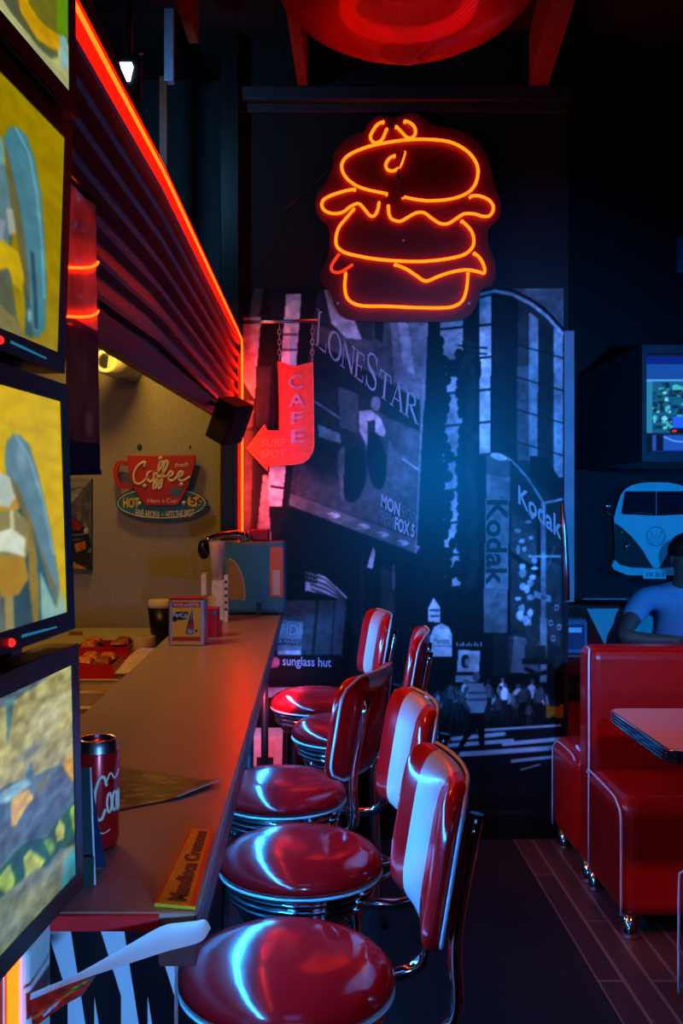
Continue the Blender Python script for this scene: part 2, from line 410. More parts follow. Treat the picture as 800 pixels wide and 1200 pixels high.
for sy in (-1,1):
    y = .112*sy
    path = smooth([(.09,y*.8,.664),(.15,y*.95,.664),(.20,y,.664),(.242,y,.678),(.262,y,.72),(back_mid(y,.83)+.034,y,.83),(back_mid(y,1.02)+.036,y,1.02)], 6)
    MB().tube(path, .0115, 12).build('back_tube', M['chrome'], stool)
bk = MB()
us = [-1,-.985,-.95,-.88,-.76,-.6,-.42,-.2,0,.2,.42,.6,.76,.88,.95,.985,1]
vsn = [-1,-.985,-.95,-.88,-.75,-.55,-.3,0,.3,.55,.75,.88,.95,.985,1]
RC = .062
def bpt(u, v, side):
    zz = v*BH; d = abs(zz)-(BH-RC); w_ = BW
    if d > 0: w_ = BW-RC+math.sqrt(max(0, RC*RC-d*d))
    a = abs(u)*BW; sw = .42*BW
    if a > sw: a = sw+(a-sw)*(w_-sw)/(BW-sw)
    yy = math.copysign(a, u); e = max(abs(u), abs(v)); h = BT*math.sqrt(max(0, 1-e**5))
    if side < 0: h *= .75
    return Vector((back_mid(yy, BC+zz)-side*h, yy, BC+zz))
for side in (1,-1):
    vs = [bpt(u, v, side) for v in vsn for u in us]; nu = len(us)
    for j in range(len(vsn)-1):
        for i in range(nu-1):
            mid = abs(us[i]+us[i+1])/2; top = vsn[j] >= .74
            m_ = 1 if mid < .42 and (side > 0 or top) else 0
            f = (j*nu+i, j*nu+i+1, (j+1)*nu+i+1, (j+1)*nu+i)
            bk.add([vs[q] for q in f], [(0,1,2,3)], m_, True)
back = bk.build('backrest', [M['red'], M['white']], stool)
md = back.modifiers.new('Subdivision', 'SUBSURF'); md.levels = 1; md.render_levels = 2
pp = []
for k in range(64):
    q = 2*PI*k/64; cu, cv = math.cos(q), math.sin(q); m_ = max(abs(cu), abs(cv)); 
    p = bpt(cu/m_, cv/m_, 1); p.x += .012; pp.append(p)
MB().tube(pp, .0035, 6, closed=True).build('back_piping', M['piping'], stool)
st_spots = [(-.043,1.66,5,'nearest red bar stool in front, big round seat and white striped back'),
            (-.026,2.19,8,'second nearest red bar stool with white striped back, behind the nearest one'),
            (-.088,2.71,-24,'bar stool turned so its plain dark red back with chrome tubes shows'),
            (.107,3.43,-6,'red bar stool seen almost edge on, half hidden behind the turned stool'),
            (.013,3.94,10,'farthest bar stool, white striped back before the dark shop front of the mural')]
for i, (x, y, a, lb) in enumerate(st_spots):
    o = stool if i == 0 else copy_tree(stool)
    o.location = (x,y,0); o.rotation_euler.z = math.radians(a); o['label'] = lb

# ------------------------------------------------------------------ roller shutter and red light strip
sh = thing('roller_shutter', 'half raised brown roller shutter with horizontal ribs above the counter', 'shutter', (-.33,2.4,1.8))
def zled(y): return float(np.interp(y, [.3,1.2,1.6,2.1,3.0,4.2,4.4],[2.13,2.165,2.185,2.212,2.222,2.238,2.24]))
prof = []
z = -.02
while z > -.37:
    prof += [(-.345,z),(-.322,z-.006),(-.316,z-.012),(-.322,z-.018),(-.345,z-.024),(-.345,z-.052)]; z -= .054
mb = MB(); Y0, Y1 = 1.118, 4.36
ys_ = [Y0,1.4,1.6,1.85,2.1,2.5,3.0,3.6,Y1]; n = len(prof); K_ = len(ys_)
for off in (0,-.03):
    vs = [(x+off,y,zz+zled(y)) for (x,zz) in prof for y in ys_]
    mb.add(vs, [(i*K_+k,i*K_+k+1,(i+1)*K_+k+1,(i+1)*K_+k) for i in range(n-1) for k in range(K_-1)], 0, False)
mb.build('slat_curtain', M['shutter'], sh, fix=False)
def along(x0, x1, za, zb, ya, yb):
    st = [ya]+[y for y in (1.2,1.6,2.1,3.0,4.2) if ya < y < yb]+[yb]; mb = MB(); K = len(st)
    vs = [(x,y,zled(y)+z) for (x,z) in ((x0,za),(x1,za),(x1,zb),(x0,zb)) for y in st]
    mb.add(vs, [(i*K+k,i*K+k+1,((i+1)%4)*K+k+1,((i+1)%4)*K+k) for i in range(4) for k in range(K-1)]+[(0,K,2*K,3*K),(K-1,4*K-1,3*K-1,2*K-1)])
    return mb
def bz(y): return 1.7135+.028*y
def slab(x0,x1,dz0,dz1):
    return MB().add([(x0,Y0,bz(Y0)+dz0),(x1,Y0,bz(Y0)+dz0),(x1,Y1,bz(Y1)+dz0),(x0,Y1,bz(Y1)+dz0),(x0,Y0,bz(Y0)+dz1),(x1,Y0,bz(Y0)+dz1),(x1,Y1,bz(Y1)+dz1),(x0,Y1,bz(Y1)+dz1)],
                    [(3,2,1,0),(4,5,6,7),(0,1,5,4),(1,2,6,5),(2,3,7,6),(3,0,4,7)])
slab(-.345,-.322,0,.052).build('bottom_bar', M['shutbar'], sh, bevel=.004)
slab(-.36,-.338,.045,.2).build('shaded_slat', M['black'], sh)  # black slab: shade on the unlit lowest slats put into the colour
along(-.37,-.325,-.026,.021,1.09,Y1).build('top_channel', M['blackm'], sh, bevel=.003)
ls = thing('neon_strip', 'long red orange light strip along the shutter top and down its far jamb', 'light strip', (-.31,2.4,2.2))
ZE = zled(4.28)
core = [(-.3125,y,zled(y)-.005) for y in np.linspace(1.09,4.28,40)]+smooth([(-.3125,4.28,ZE-.005),(-.308,4.335,ZE-.018),(-.307,4.35,ZE-.078)],5)[1:]
MB().tube(core, .0042, 8).build('glowing_core', M['ledcore'], ls)
MB().tube([(-.307,4.35,ZE-.078)]+[(-.307,4.352,zz) for zz in np.linspace(2.1,1.36,10)], .0048, 8).build('glowing_core', M['ledjamb'], ls)
along(-.3249,-.3135,-.034,-.025,1.09,4.30).build('red_diffuser', M['ledred'], ls)
along(-.3249,-.3135,-.016,.014,1.09,4.30).build('red_diffuser', M['ledred'], ls)
MB().box(-.3245,-.3145,4.345,4.359,1.36,2.16).build('red_diffuser', M['ledred'], ls)

# hanging poster in crinkled plastic
hp = thing('hanging_poster', 'narrow poster in crinkled clear plastic hanging beside the menu screens', 'poster', (-.29,1.25,1.54))
cv = Canvas(0,0,60,110,rgb(0,0,0),1.)
cv.a[:] = np.array((.42,.36,.48)); cv.rect(0,0,60,52,(.95,.74,.62)); cv.rect(0,52,60,98,(.34,.32,.46)); cv.rect(0,98,60,111,(.12,.16,.42)); cv.ell(40,90,10,6,(.5,.6,.75),.7,soft=.5)
cv.noise(.35,14,3)
YH = 1.25
def sheet_mat():
    m = mat('crinkled_laminated_print', (1,1,1), .2, attr=True, coat=.5); nt = m.node_tree; b = nt.nodes['Principled BSDF']
    at = [n for n in nt.nodes if n.type == 'ATTRIBUTE'][0]; t = nt.nodes.new('ShaderNodeBsdfTranslucent'); mx = nt.nodes.new('ShaderNodeMixShader'); mx.inputs[0].default_value = .55
    nt.links.new(at.outputs['Color'], t.inputs['Color']); nt.links.new(b.outputs[0], mx.inputs[1]); nt.links.new(t.outputs[0], mx.inputs[2]); nt.links.new(mx.outputs[0], nt.nodes['Material Output'].inputs['Surface'])
    return m
def crink(u, v):
    k = 1 if v < .5 else .35
    return .0016*k*math.sin(v*52+u*4)+.002*k*math.sin(u*5+v*23)*math.sin(v*9)+.0012*math.sin(u*9+2)
def hx(u, v): return lerp(lerp(XX(73,YH),XX(80,YH),v), lerp(XX(113,YH),XX(118.5,YH),v), u)
def hz(u, v): return lerp(ZZ(lerp(199,242,u),YH), ZZ(lerp(557,556,u),YH), v)
def lerp(a,b,t): return a+(b-a)*t
cv.build('printed_sheet', sheet_mat(), lambda x,y: (hx(x/60,y/110), YH-.003+crink(x/60,y/110), hz(x/60,y/110)), hp)
MB().tube([Vector((hx(0,0),YH,hz(0,0))),Vector((hx(1,0),YH,hz(1,0)))],.004,8).build('top_rod', M['black'], hp)
MB().prism([Vector((hx(u,v),YH-.001,hz(u,v))) for u,v in ((0,.985),(1,.985),(1,1.0),(0,1.0))],(0,.004,0)).build('bottom_bar', M['signblue'], hp)
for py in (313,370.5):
    MB().tube([P(73,py,YH-.007),P(95,py+1,YH-.008),P(107,py,YH-.008),P(113,py-3,YH-.007),P(115,py-6,YH-.002)], .0017, 6).build('reflection_band', M['ledcore'], hp)  # reflections of the light strip in the plastic, added as glowing tubes

# small black speaker under the shutter
sp = thing('wall_speaker', 'tilted black speaker box fixed under the far end of the shutter', 'speaker', (-.262,3.1,1.775))
R_ = (math.radians(8), math.radians(28), math.radians(-28))
MB().obox((-.258,3.1,1.768),(.075,.10,.135),R_).build('cabinet', M['black'], sp, bevel=.006)
MB().obox(Vector((-.258,3.1,1.768))+Euler(R_).to_matrix()@Vector((.039,0,0)),(.004,.088,.12),R_).build('grille', M['shutbar'], sp)
MB().tube([(-.262,3.1,1.80),(-.30,3.1,1.82),(-.326,3.1,1.825)], .008, 8).build('bracket', M['blackm'], sp)
# ------------------------------------------------------------------ burger neon sign
def N5(x, y, Y): return P(330+.375*x, 110+.375*y, Y)
bn = thing('burger_neon_sign', 'glowing orange neon sign of a stacked burger on the black wall', 'neon sign', (.42,4.44,2.32))
out = [(300,72),(345,75),(400,60),(440,72),(465,95),(540,110),(600,140),(640,190),(655,240),(665,290),(682,330),(683,375),(670,400),(648,420),(645,470),(665,520),(668,575),(655,600),(625,612),(612,650),(590,690),(550,708),(470,712),(350,712),(240,708),(190,695),(165,660),(150,615),(125,590),(120,560),(140,520),(150,470),(145,415),(118,390),(105,350),(110,310),(135,280),(160,230),(160,195),(180,160),(220,130),(255,120),(270,95)]
so = smooth([N5(x,y,4.428) for x,y in out], 3, closed=True)
MB().prism(so, (0,.02,0)).build('backing_board', M['acrylic'], bn)
for x, y in ((180,175),(597,173),(175,655),(585,655),(380,458)):
    q = N5(x,y,4.43); MB().tube([q,(q.x,4.426,q.z)], .006, 8).build('screw', M['steel'], bn)
for x, y in ((250,300),(560,300),(250,620),(540,620)):
    q = N5(x,y,4.448); MB().tube([q,(q.x,WB if y < 500 else 4.475,q.z)], .012, 8).build('wall_stud', M['blackm'], bn)
strokes = {
 'sesame_tube': [[(317,87),(300,95),(285,115),(277,135),(285,150),(300,152),(315,140),(328,110)],[(385,85),(400,90),(415,105),(417,125),(405,138),(390,135),(375,120),(358,102)],
                 [(352,193),(335,203),(325,222),(332,238),(350,240),(368,228),(378,205),(384,183)]],
 'bun_tube': [[(328,312),(270,300),(230,285),(200,260),(187,230),(195,205),(220,185),(270,165),(330,152),(400,143),(470,143),(530,152),(580,180),(607,215),(613,250),(600,290),(570,315),(520,330),(460,334),(420,330),(380,322)],
              [(200,560),(197,600),(203,635),(225,655),(260,663),(330,664),(420,668),(500,669),(540,663),(565,645),(577,610),(582,560)]],
 'lettuce_tube': [[(228,298),(200,303),(160,315),(132,330),(125,348),(135,365),(160,374),(190,370),(215,352),(240,343),(258,360),(275,380),(290,380),(300,362),(304,340)],
                  [(333,350),(335,375),(345,392),(370,398),(395,385),(420,372),(445,372),(470,390),(495,405),(520,405),(545,390),(570,375),(600,375),(630,383),(650,380),(661,360),(655,340),(635,325),(610,318),(590,320)]],
 'patty_tube': [[(225,360),(200,390),(180,415),(170,445),(172,475),(195,495),(240,507),(300,517),(380,523),(450,523),(520,515),(570,502),(595,480),(600,455),(590,425),(563,397)]],
 'cheese_tube': [[(355,533),(390,548),(420,568),(450,585),(490,570),(530,557),(575,550),(610,555),(632,560),(632,540),(620,515),(602,498)]]}
for nm, ss in strokes.items():
    for s_ in ss:
        pts = smooth([N5(x,y,4.409) for x,y in s_], 5)
        a, b = pts[0], pts[-1]
        pts = [Vector((a.x,4.425,a.z))]+pts+[Vector((b.x,4.425,b.z))]
        MB().tube(pts, .0066, 8).build(nm, M['neon'], bn)
pts = smooth([N5(x,y,4.409) for x,y in [(180,500),(165,520),(155,540),(160,555),(180,558),(200,548),(222,533)]], 5)
MB().tube(pts, .0066, 8).build('cheese_tube', M['neondim'], bn)['label'] = 'dim red neon tube'
MB().tube(smooth([N5(*q) for q in [(380,180,4.40),(362,246,4.41),(372,280,4.41),(378,322,4.40)]],5), .006, 6).build('cable', M['black'], bn)
MB().tube(smooth([N5(*q) for q in [(330,106,4.415),(345,100,4.415),(362,104,4.415)]],4), .006, 6).build('cable', M['black'], bn)
tag(MB().tube(smooth([P(333,247,4.474),P(372,212,4.474),P(430,152,4.468),P(480,138,4.470),P(520,128,4.474)],6), .0018, 6).build('power_cord', M['redpaint']), 'thin cord running from the burger neon sign along the dark wall', 'cord')

# ------------------------------------------------------------------ cafe arrow sign
def N7(x, y, Y): return P(270+.2167*x, 360+.2167*y, Y)
YC = 4.435
cs = thing('cafe_arrow_sign', 'orange metal arrow sign reading cafe, hanging on two chains', 'sign', (-.15,YC,1.6))
arr = [(255,292),(350,322),(445,295),(449,500),(452,740)]+[(449,765),(440,795),(420,822),(390,842),(350,850)]+[(205,857),(200,885),(88,762),(185,635),(200,670),(262,665)]
MB().prism([N7(x,y,YC) for x,y in arr], (0,.012,0)).build('arrow_panel', M['signor'], cs, bevel=.0025)
ap = [N7(x,y,YC-.001) for x,y in arr]
MB().tube(ap, .0022, 6, closed=True).build('rolled_edge', M['signfade'], cs)
lt = MB()
for ch, (xa,ya,xb,yb) in zip('CAFE', ((312,362,388,442),(314,462,402,540),(326,562,390,634),(328,655,400,735))):
    lt.text(ch, quad((270+.2167*xa,360+.2167*(ya+8)),(270+.2167*xb,360+.2167*ya),(270+.2167*xb,360+.2167*(yb-2)),(270+.2167*xa,360+.2167*yb),YC-.0025), .012)
lt.build('lettering', M['signlet'], cs, fix=False)
lt = MB()
for tx, (xa,ya,xb,yb) in (('SURF',(165,712,296,754)),('SPOT',(165,770,298,814))):
    lt.text(tx, quad((270+.2167*xa,360+.2167*ya),(270+.2167*xb,360+.2167*ya),(270+.2167*xb,360+.2167*yb),(270+.2167*xa,360+.2167*yb),YC-.0025), .012)
lt.build('lettering', M['signfade'], cs, fix=False)
def chain(x, ytop, ybot):
    mb = MB(); a = N7(x,ytop,YC+.006); b = N7(x,ybot,YC+.006); n = 7; L = (a-b).length/n
    for k in range(n):
        c = a.lerp(b, (k+.5)/n); lp = []
        for j in range(12):
            q = 2*PI*j/12; h, v = .0065*math.cos(q), L*.62*math.sin(q)
            lp.append(c+(Vector((h,0,v)) if k % 2 else Vector((0,h,v))))
        mb.tube(lp, .0018, 5, closed=True)
    return mb
chain(264,92,285).build('chain', M['steel'], cs); chain(442,88,288).build('chain', M['steel'], cs)
br = thing('sign_bracket', 'thin steel bar reaching out from the jamb to carry the arrow sign', 'bracket', (-.32,YC,2.3))
MB().tube([P(278,378,YC+.006),P(372,375.5,YC+.006)], .0085, 10).build('bar', M['steel'], br)
MB().box(-.345,-.322,YC-.004,YC+.02,2.29,2.36).build('wall_plate', M['blackm'], br)

# ------------------------------------------------------------------ city mural
cv = Canvas(283,338,377,645,(.045,.045,.05),1.)
g = lambda v: (v*.98, v, v*1.03)
R_ = cv.rect; PL = cv.poly; LN = cv.line
# towers at the left edge
PL([(283,338),(375,338),(340,600),(283,720)], g(.10))
PL([(285,372),(306,372),(298,468),(284,446)], g(.62)); PL([(285,470),(298,470),(296,500),(283,505)], g(.4)); PL([(283,505),(297,505),(293,640),(283,690)], g(.3))
PL([(335,345),(353,345),(347,430),(329,425)], g(.66)); PL([(316,546),(335,546),(330,594),(310,594)], g(.7)); PL([(308,557),(313,557),(318,640),(300,668),(296,668)], g(.55))
PL([(298,338),(310,338),(303,372),(290,372)], g(.3)); PL([(318,338),(334,338),(330,372),(316,372)], g(.16)); LN([(329,392),(347,392)],2,g(.2)); LN([(332,410),(350,410)],2,g(.2)); LN([(318,570),(331,572)],3,g(.12))
PL([(300,430),(318,430),(314,500),(300,500)], g(.2))
# billboard
BB = [(373,338),(503,345),(488,649),(338,592)]
PL(BB, g(.30))
PL([(373,338),(440,341),(436,400),(366,380)], g(.2)); PL([(380,340),(398,340),(414,372),(424,398),(405,396),(388,378)], g(.62)); PL([(414,340),(430,340),(428,360),(416,356)], g(.42))
PL([(440,342),(452,342),(448,402),(438,396)], g(.14)); PL([(455,342),(503,345),(498,480),(462,448)], g(.44)); PL([(466,372),(478,380),(486,440),(472,430)], g(.58))
PL([(369,400),(440,440),(492,470),(492,505),(430,480),(366,440)], g(.13))
PL([(366,440),(430,470),(428,560),(352,520)], g(.17)); PL([(396,452),(420,462),(418,508),(398,500)], g(.30)); PL([(438,478),(470,500),(470,560),(440,548)], g(.26)); PL([(470,500),(494,510),(488,600),(458,560)], g(.33))
PL([(372,497),(398,508),(400,520),(374,512)], g(.46)); LN([(368,470),(398,490)],2,g(.5)); LN([(472,538),(492,552)],2,g(.6))
cv.ell(440,473,6,9,g(.42)); PL([(421,482),(434,480),(446,490),(452,506),(450,512),(438,508),(436,536),(432,548),(428,520),(421,505)], g(.6)); PL([(430,494),(440,492),(438,520),(431,520)], g(.18))
cv.ell(415,556,14,33,g(.07),rot=.12); cv.ell(441,540,11,34,g(.06),rot=-.1); PL([(396,530),(404,522),(402,590),(394,570)], g(.42)); PL([(455,515),(490,570),(488,600),(452,560)], g(.36)); PL([(350,520),(395,545),(402,610),(340,580)], g(.22))
PL([(352,545),(398,560),(410,605),(345,580)], g(.3),.6); cv.ell(380,540,26,30,g(.1),.7,soft=.6)
PL([(340,577),(489,632),(488,649),(338,592)], g(.36)); LN([(340,577),(489,632)],1.5,g(.2))
for x, y in ((391,604),(426,617),(448,626),(471,636),(493,643),(511,652)): cv.ell(x,y,8,3,g(.62),rot=.12); LN([(x-16,y-3),(x-2,y+1)],2,g(.35))
LN([(501,345),(487,648)],2.5,g(.5))
# dark gap and striped glass tower
PL([(503,345),(516,338),(520,720),(488,720)], g(.07))
for (xa,xb,v) in ((515,543,.56),(545,561,.10),(562,576,.66)):
    PL([(xa,350),(xb,346),(xb-(4 if xa<560 else 2),690 if xa < 560 else 535),(xa+(6 if xa < 540 else 0),690 if xa < 560 else 535)], g(v))
for k in range(10):
    y = 378+k*38; LN([(514,y+8),(577,y+2)],2.5,g(.08))
r2 = np.random.default_rng(4)
for k in range(26):
    y = 400+k*11.3; cv.ell(516+r2.normal()*3+k*.35,y,4+r2.random()*5,7,g(.07)); cv.ell(541+r2.normal()*2,y+4,3+r2.random()*4,7,g(.09)); cv.ell(553+r2.normal()*3,y,3+r2.random()*3,8,g(.16))
cv.ell(529,432,7,10,g(.05)); cv.ell(560,432,4,13,g(.06)); LN([(537,405),(570,408)],2,g(.08)); LN([(537,412),(570,415)],2,g(.08))
# curved tower
PL([(577,338),(600,341),(620,351),(640,366),(658,388),(658,560),(640,575),(577,540)], g(.2))
PL([(577,338),(607,344),(607,545),(577,535)], g(.12)); PL([(607,346),(619,351),(617,540),(606,545)], g(.22)); PL([(620,366),(631,374),(629,545),(619,540)], g(.5)); PL([(631,374),(648,386),(646,560),(630,556)], g(.16)); PL([(649,384),(660,392),(660,560),(648,560)], g(.54))
PL([(606,430),(620,430),(619,540),(606,540)], g(.34),.8)
for k in range(6): LN([(606,404+k*38),(660,420+k*38)],1.5,g(.1))
LN([(562,345),(580,341),(600,345),(622,356),(640,370),(659,391)],4,g(.6)); PL([(600,338),(661,338),(661,385),(640,362),(620,348)], g(.36))
# film shop tower and its screens
PL([(598,545),(622,546),(660,590),(660,790),(598,742)], g(.18)); PL([(620,534),(640,536),(658,565),(658,592),(622,560)], g(.09))
PL([(570,532),(598,536),(594,742),(566,742)], g(.44)); PL([(570,532),(598,536),(597,560),(569,556)], g(.34)); PL([(568,690),(595,690),(594,742),(566,742)], g(.36))
PL([(600,572),(658,622),(658,650),(600,600)], g(.2)); PL([(600,600),(630,622),(630,664),(598,648)], g(.28)); LN([(598,648),(632,672)],5,g(.06)); LN([(631,600),(631,672)],4,g(.06)); PL([(600,655),(632,678),(632,745),(598,735)], g(.22))
for k in range(26):
    x = 606+r2.random()*20; y = 600+r2.random()*135; cv.ell(x,y,1.5+r2.random()*3,2+r2.random()*4,g(.5+.3*r2.random()),.8)
PL([(634,650),(657,664),(657,760),(634,745)], g(.25)); PL([(626,692),(646,699),(645,706),(626,700)], g(.6))
for x, y in ((645,730),(652,712),(648,748),(655,735)): cv.ell(x,y,2.5,4,g(.6)); cv.ell(x,y,1.2,2,g(.2))
# lamp post
PL([(634,588),(639,588),(641,860),(632,860)], g(.5)); PL([(629,845),(645,845),(648,862),(626,862)], g(.42)); LN([(620,652),(656,652)],2.5,g(.6)); LN([(578,533),(588,534),(600,540),(618,560),(636,588)],2,g(.6)); cv.ell(584,535,10,4,g(.72),rot=.25); LN([(636,590),(658,585)],3,g(.65)); LN([(636,680),(650,640)],1.2,g(.4)); cv.ell(637,700,4,3,g(.35))
# street level under the billboard
PL([(331,704),(406,704),(400,772),(326,772)], g(.28)); LN([(372,704),(366,772)],3,g(.12)); LN([(392,704),(388,772)],2,g(.15)); PL([(327,726),(355,729),(352,776),(324,772)], g(.5)); PL([(327,748),(354,750),(353,757),(326,755)], g(.3)); PL([(326,762),(353,763),(352,772),(325,770)], g(.72))
R_(318,768,400,800,g(.06)); cv.ell(321,776,7,7,(.95,.5,.6)); R_(283,800,470,815,g(.12)); R_(312,806,372,818,g(.6))
PL([(357,668),(380,675),(407,700),(404,706),(380,697),(358,692)], g(.72))
for k in range(4): LN([(362+k,672+k*6.2),(382,680+k*5.6),(405,702+k*1.2)],1.6,g(.14))
PL([(357,668),(372,672),(371,684),(357,681)], g(.2))
for k in range(8): cv.ell(359+(k%4)*3.4,671+(k//4)*5+(k%4)*1.2,.9,.9,g(.8))
PL([(437,640),(440,646),(433,690),(424,684)], g(.6)); LN([(430,690),(433,700)],3,g(.5))
PL([(414,660),(466,676),(466,760),(414,760)], g(.07)); PL([(446,664),(464,672),(462,720),(446,716)], g(.16)); LN([(461,662),(461,690)],2,g(.35)); LN([(424,650),(424,765)],1.5,g(.2))
PL([(502,712),(508,700),(512,706),(516,712),(516,730),(502,728)], g(.62)); LN([(504,715),(514,715)],2,g(.2)); LN([(505,722),(514,722)],2,g(.2))
PL([(504,770),(504,745),(508,735),(517,730),(526,735),(530,745),(530,770)], g(.6)); LN([(506,757),(528,757)],1,g(.4))
PL([(537,761),(563,763),(561,789),(535,787)], g(.58)); cv.ell(545,775,5,8,g(.12)); cv.ell(547,776,3,5,g(.5)); R_(534,788,566,792,g(.1)); R_(534,792,559,802,g(.5))
for k in range(9): R_(535+k*3.4,753+(k%2)*1.5,537+k*3.4,758,g(.55))
PL([(602,745),(632,752),(632,790),(596,788)], g(.38)); PL([(596,745),(602,745),(598,790),(592,790)], g(.22)); R_(578,742,596,792,g(.14))
R_(617,738,630,760,g(.22)); R_(615,757,640,775,g(.2)); R_(612,772,650,779,g(.12)); LN([(616,784),(630,790),(648,786)],5,g(.1))
R_(283,800,661,806,g(.05)); R_(470,806,661,862,g(.06))
def walker(x, y, h, v, legs=.08):
    s1 = r2.uniform(.8,1.15); lean = r2.normal()*h*.02
    cv.ell(x+lean,y-h*.93,h*.055,h*.07,g(v*.5)); cv.ell(x+lean*.5,y-h*.68,h*.115*s1,h*.19,g(v)); cv.ell(x-h*.13,y-h*.62,h*.035,h*.16,g(v*.7),rot=.15); cv.ell(x+h*.13,y-h*.62,h*.035,h*.16,g(v*.7),rot=-.15)
    sp_ = r2.uniform(.02,.1)*h
    PL([(x-h*.09,y-h*.5),(x+h*.09,y-h*.5),(x+sp_+h*.03,y),(x+sp_-h*.03,y),(x,y-h*.32),(x-sp_+h*.03,y),(x-sp_-h*.03,y)], g(legs))
for k in range(64):
    x = 470+r2.random()*172; h = 30+r2.random()*16; walker(x, 838+r2.random()*16, h, .18+.6*r2.random()**1.5, .04+.14*r2.random())
R_(470,853,661,983,g(.10)); cv.noise(.25,6,1)
for (xa,ya,xb,yb,w_) in ((560,856,656,850,3),(530,866,590,860,5),(520,874,600,868,5),(590,872,656,866,5),(540,884,656,876,6),(600,892,656,886,4),(610,902,632,896,2),(480,872,520,862,4),(470,884,515,876,4)):
    LN([(xa,ya),(xb,yb)],w_,g(.58))
R_(640,826,661,842,(.55,.36,.08)); cv.ell(648,842,3,3,g(.05)); R_(644,821,656,828,g(.15))
cv.ell(558,793,4.5,6,g(.35)); PL([(549,801),(566,800),(571,822),(566,838),(552,838),(546,822)], g(.5)); LN([(549,812),(569,812)],2,g(.25)); LN([(549,820),(569,820)],2,g(.25)); PL([(550,836),(567,836),(568,880),(562,880),(559,852),(548,866),(540,880),(536,876),(548,854)], g(.05))
LN([(547,806),(542,820),(550,832)],4,g(.3))
R_(470,905,661,983,g(.10)); cv.ell(560,925,80,14,g(.16),.8,soft=1.); cv.ell(600,952,60,3,g(.22),.6,soft=.6); cv.ell(500,955,40,8,g(.05),soft=.8)
R_(283,818,470,983,g(.06))
cv.noise(.35,40,2).blur(1); cv.a = np.clip(cv.a,0,1)**1.25*1.35
mu = cv.build('city_mural', M['mural'], lambda x, y: (XX(x,4.476), 4.476, ZZ(y,4.476)))
tag(mu, 'large printed city street mural covering the back wall under the burger neon', 'mural')
# lettering of the mural
YM = 4.4745
def strokes_glyph(ch):
    q = []; T, t = .15, .05
    def st(x0,y0,x1,y1,w):
        dx, dy = x1-x0, y1-y0; L = math.hypot(dx,dy); nx, ny = -dy/L*w/2, dx/L*w/2
        q.append([(x0+nx,y0+ny),(x0-nx,y0-ny),(x1-nx,y1-ny),(x1+nx,y1+ny)])
    def sf(x,y,w=.3): st(x-w/2,y,x+w/2,y,.045)
    if ch == 'L': st(.2,0,.2,1,T); sf(.2,.98,.38); sf(.2,.02,.36); st(.2,.02,.85,.02,t); st(.84,0,.88,.28,.05)
    if ch == 'N': st(.15,0,.15,1,t); st(.15,.97,.85,.03,T); st(.85,0,.85,1,t); sf(.12,.98,.26); sf(.15,.02); sf(.85,.98)
    if ch == 'E': st(.2,0,.2,1,T); sf(.18,.98); sf(.18,.02); st(.2,.98,.8,.98,t); st(.2,.5,.65,.5,t); st(.2,.02,.82,.02,t); st(.8,1,.8,.76,.045); st(.65,.62,.65,.38,.045); st(.82,0,.86,.26,.05)
    if ch == 'T': st(.5,0,.5,1,T); st(.08,.98,.92,.98,t); st(.09,1,.05,.72,.05); st(.91,1,.95,.72,.05); sf(.5,.02,.36)
    if ch == 'A': st(.12,0,.5,1,t); st(.48,1,.86,0,T); st(.27,.34,.72,.34,t); sf(.12,.02,.28); sf(.86,.02,.32)
    if ch == 'R':
        st(.2,0,.2,1,T); sf(.17,.98); sf(.2,.02,.34)
        arc = [(.2+.5*max(0,math.cos(a)) if True else 0, .74+.25*math.sin(a)) for a in np.linspace(-PI/2,PI/2,9)]
        for (a,b),(c,d) in zip(arc[:-1],arc[1:]): st(a,b,c,d,.06+.09*max(0,1-abs((b+d)/2-.74)/.2))
        st(.4,.5,.88,0,T); sf(.92,.02,.22)
    if ch == 'O':
        a_ = np.linspace(0,2*PI,25)
        for u, v in zip(a_[:-1],a_[1:]): st(.5+.44*math.cos(u),.5+.48*math.sin(u),.5+.44*math.cos(v),.5+.48*math.sin(v),.05+.1*abs(math.cos((u+v)/2)))
    if ch == 'S':
        sp_ = smooth([Vector((x,y,0)) for x,y in ((.82,.78),(.74,.93),(.5,.99),(.24,.9),(.18,.72),(.34,.56),(.62,.46),(.82,.3),(.76,.09),(.5,.01),(.24,.07),(.15,.25))],4)
        n = len(sp_)
        for i in range(n-1): st(sp_[i].x,sp_[i].y,sp_[i+1].x,sp_[i+1].y,.05+.1*math.exp(-((i/n-.5)/.2)**2))
        st(.82,.72,.84,1,.04); st(.15,.3,.13,0,.04)
    return q
def lerp(a,b,t): return a+(b-a)*t
mb = MB()
# base line and cap line run down the slope of the billboard
word = [('L',0,.118,1.3),('O',.118,.245,1),('N',.245,.375,1),('E',.375,.475,1),('S',.475,.605,1.32),('T',.605,.725,1),('A',.725,.855,1),('R',.855,1,1)]
def base(u): return Vector((369+121*u, 404+94*u+1.5*math.sin(PI*u)))
for ch, u0, u1, hs in word:
    hh = 33-3*u0
    for pg in strokes_glyph(ch):
        pts = []
        for (x,y) in pg:
            b = base(lerp(u0,u1,x)); pts.append(P(b.x+y*2.5, b.y-y*hh*hs, YM))
        mb.add(pts, [tuple(range(len(pts)))], 0)
mb.build('headline_lettering', M['letterw'], mu, fix=False)
mb = MB()
mb.text('MON', quad((447,578),(469,590),(468,606),(446,594),YM), .03); mb.text('FOX 5', quad((463,605),(486,615),(485,631),(462,621),YM), .03)
mb.build('air_time_lettering', M['letterw'], mu, fix=False)
mb = MB()
mb.text('9/20', quad((471,592),(487,600),(486,615),(470,607),YM)); mb.text('9PM', quad((446,597),(462,605),(461,619),(445,611),YM))
mb.build('air_time_lettering', M['letterg'], mu, fix=False)
mb = MB()
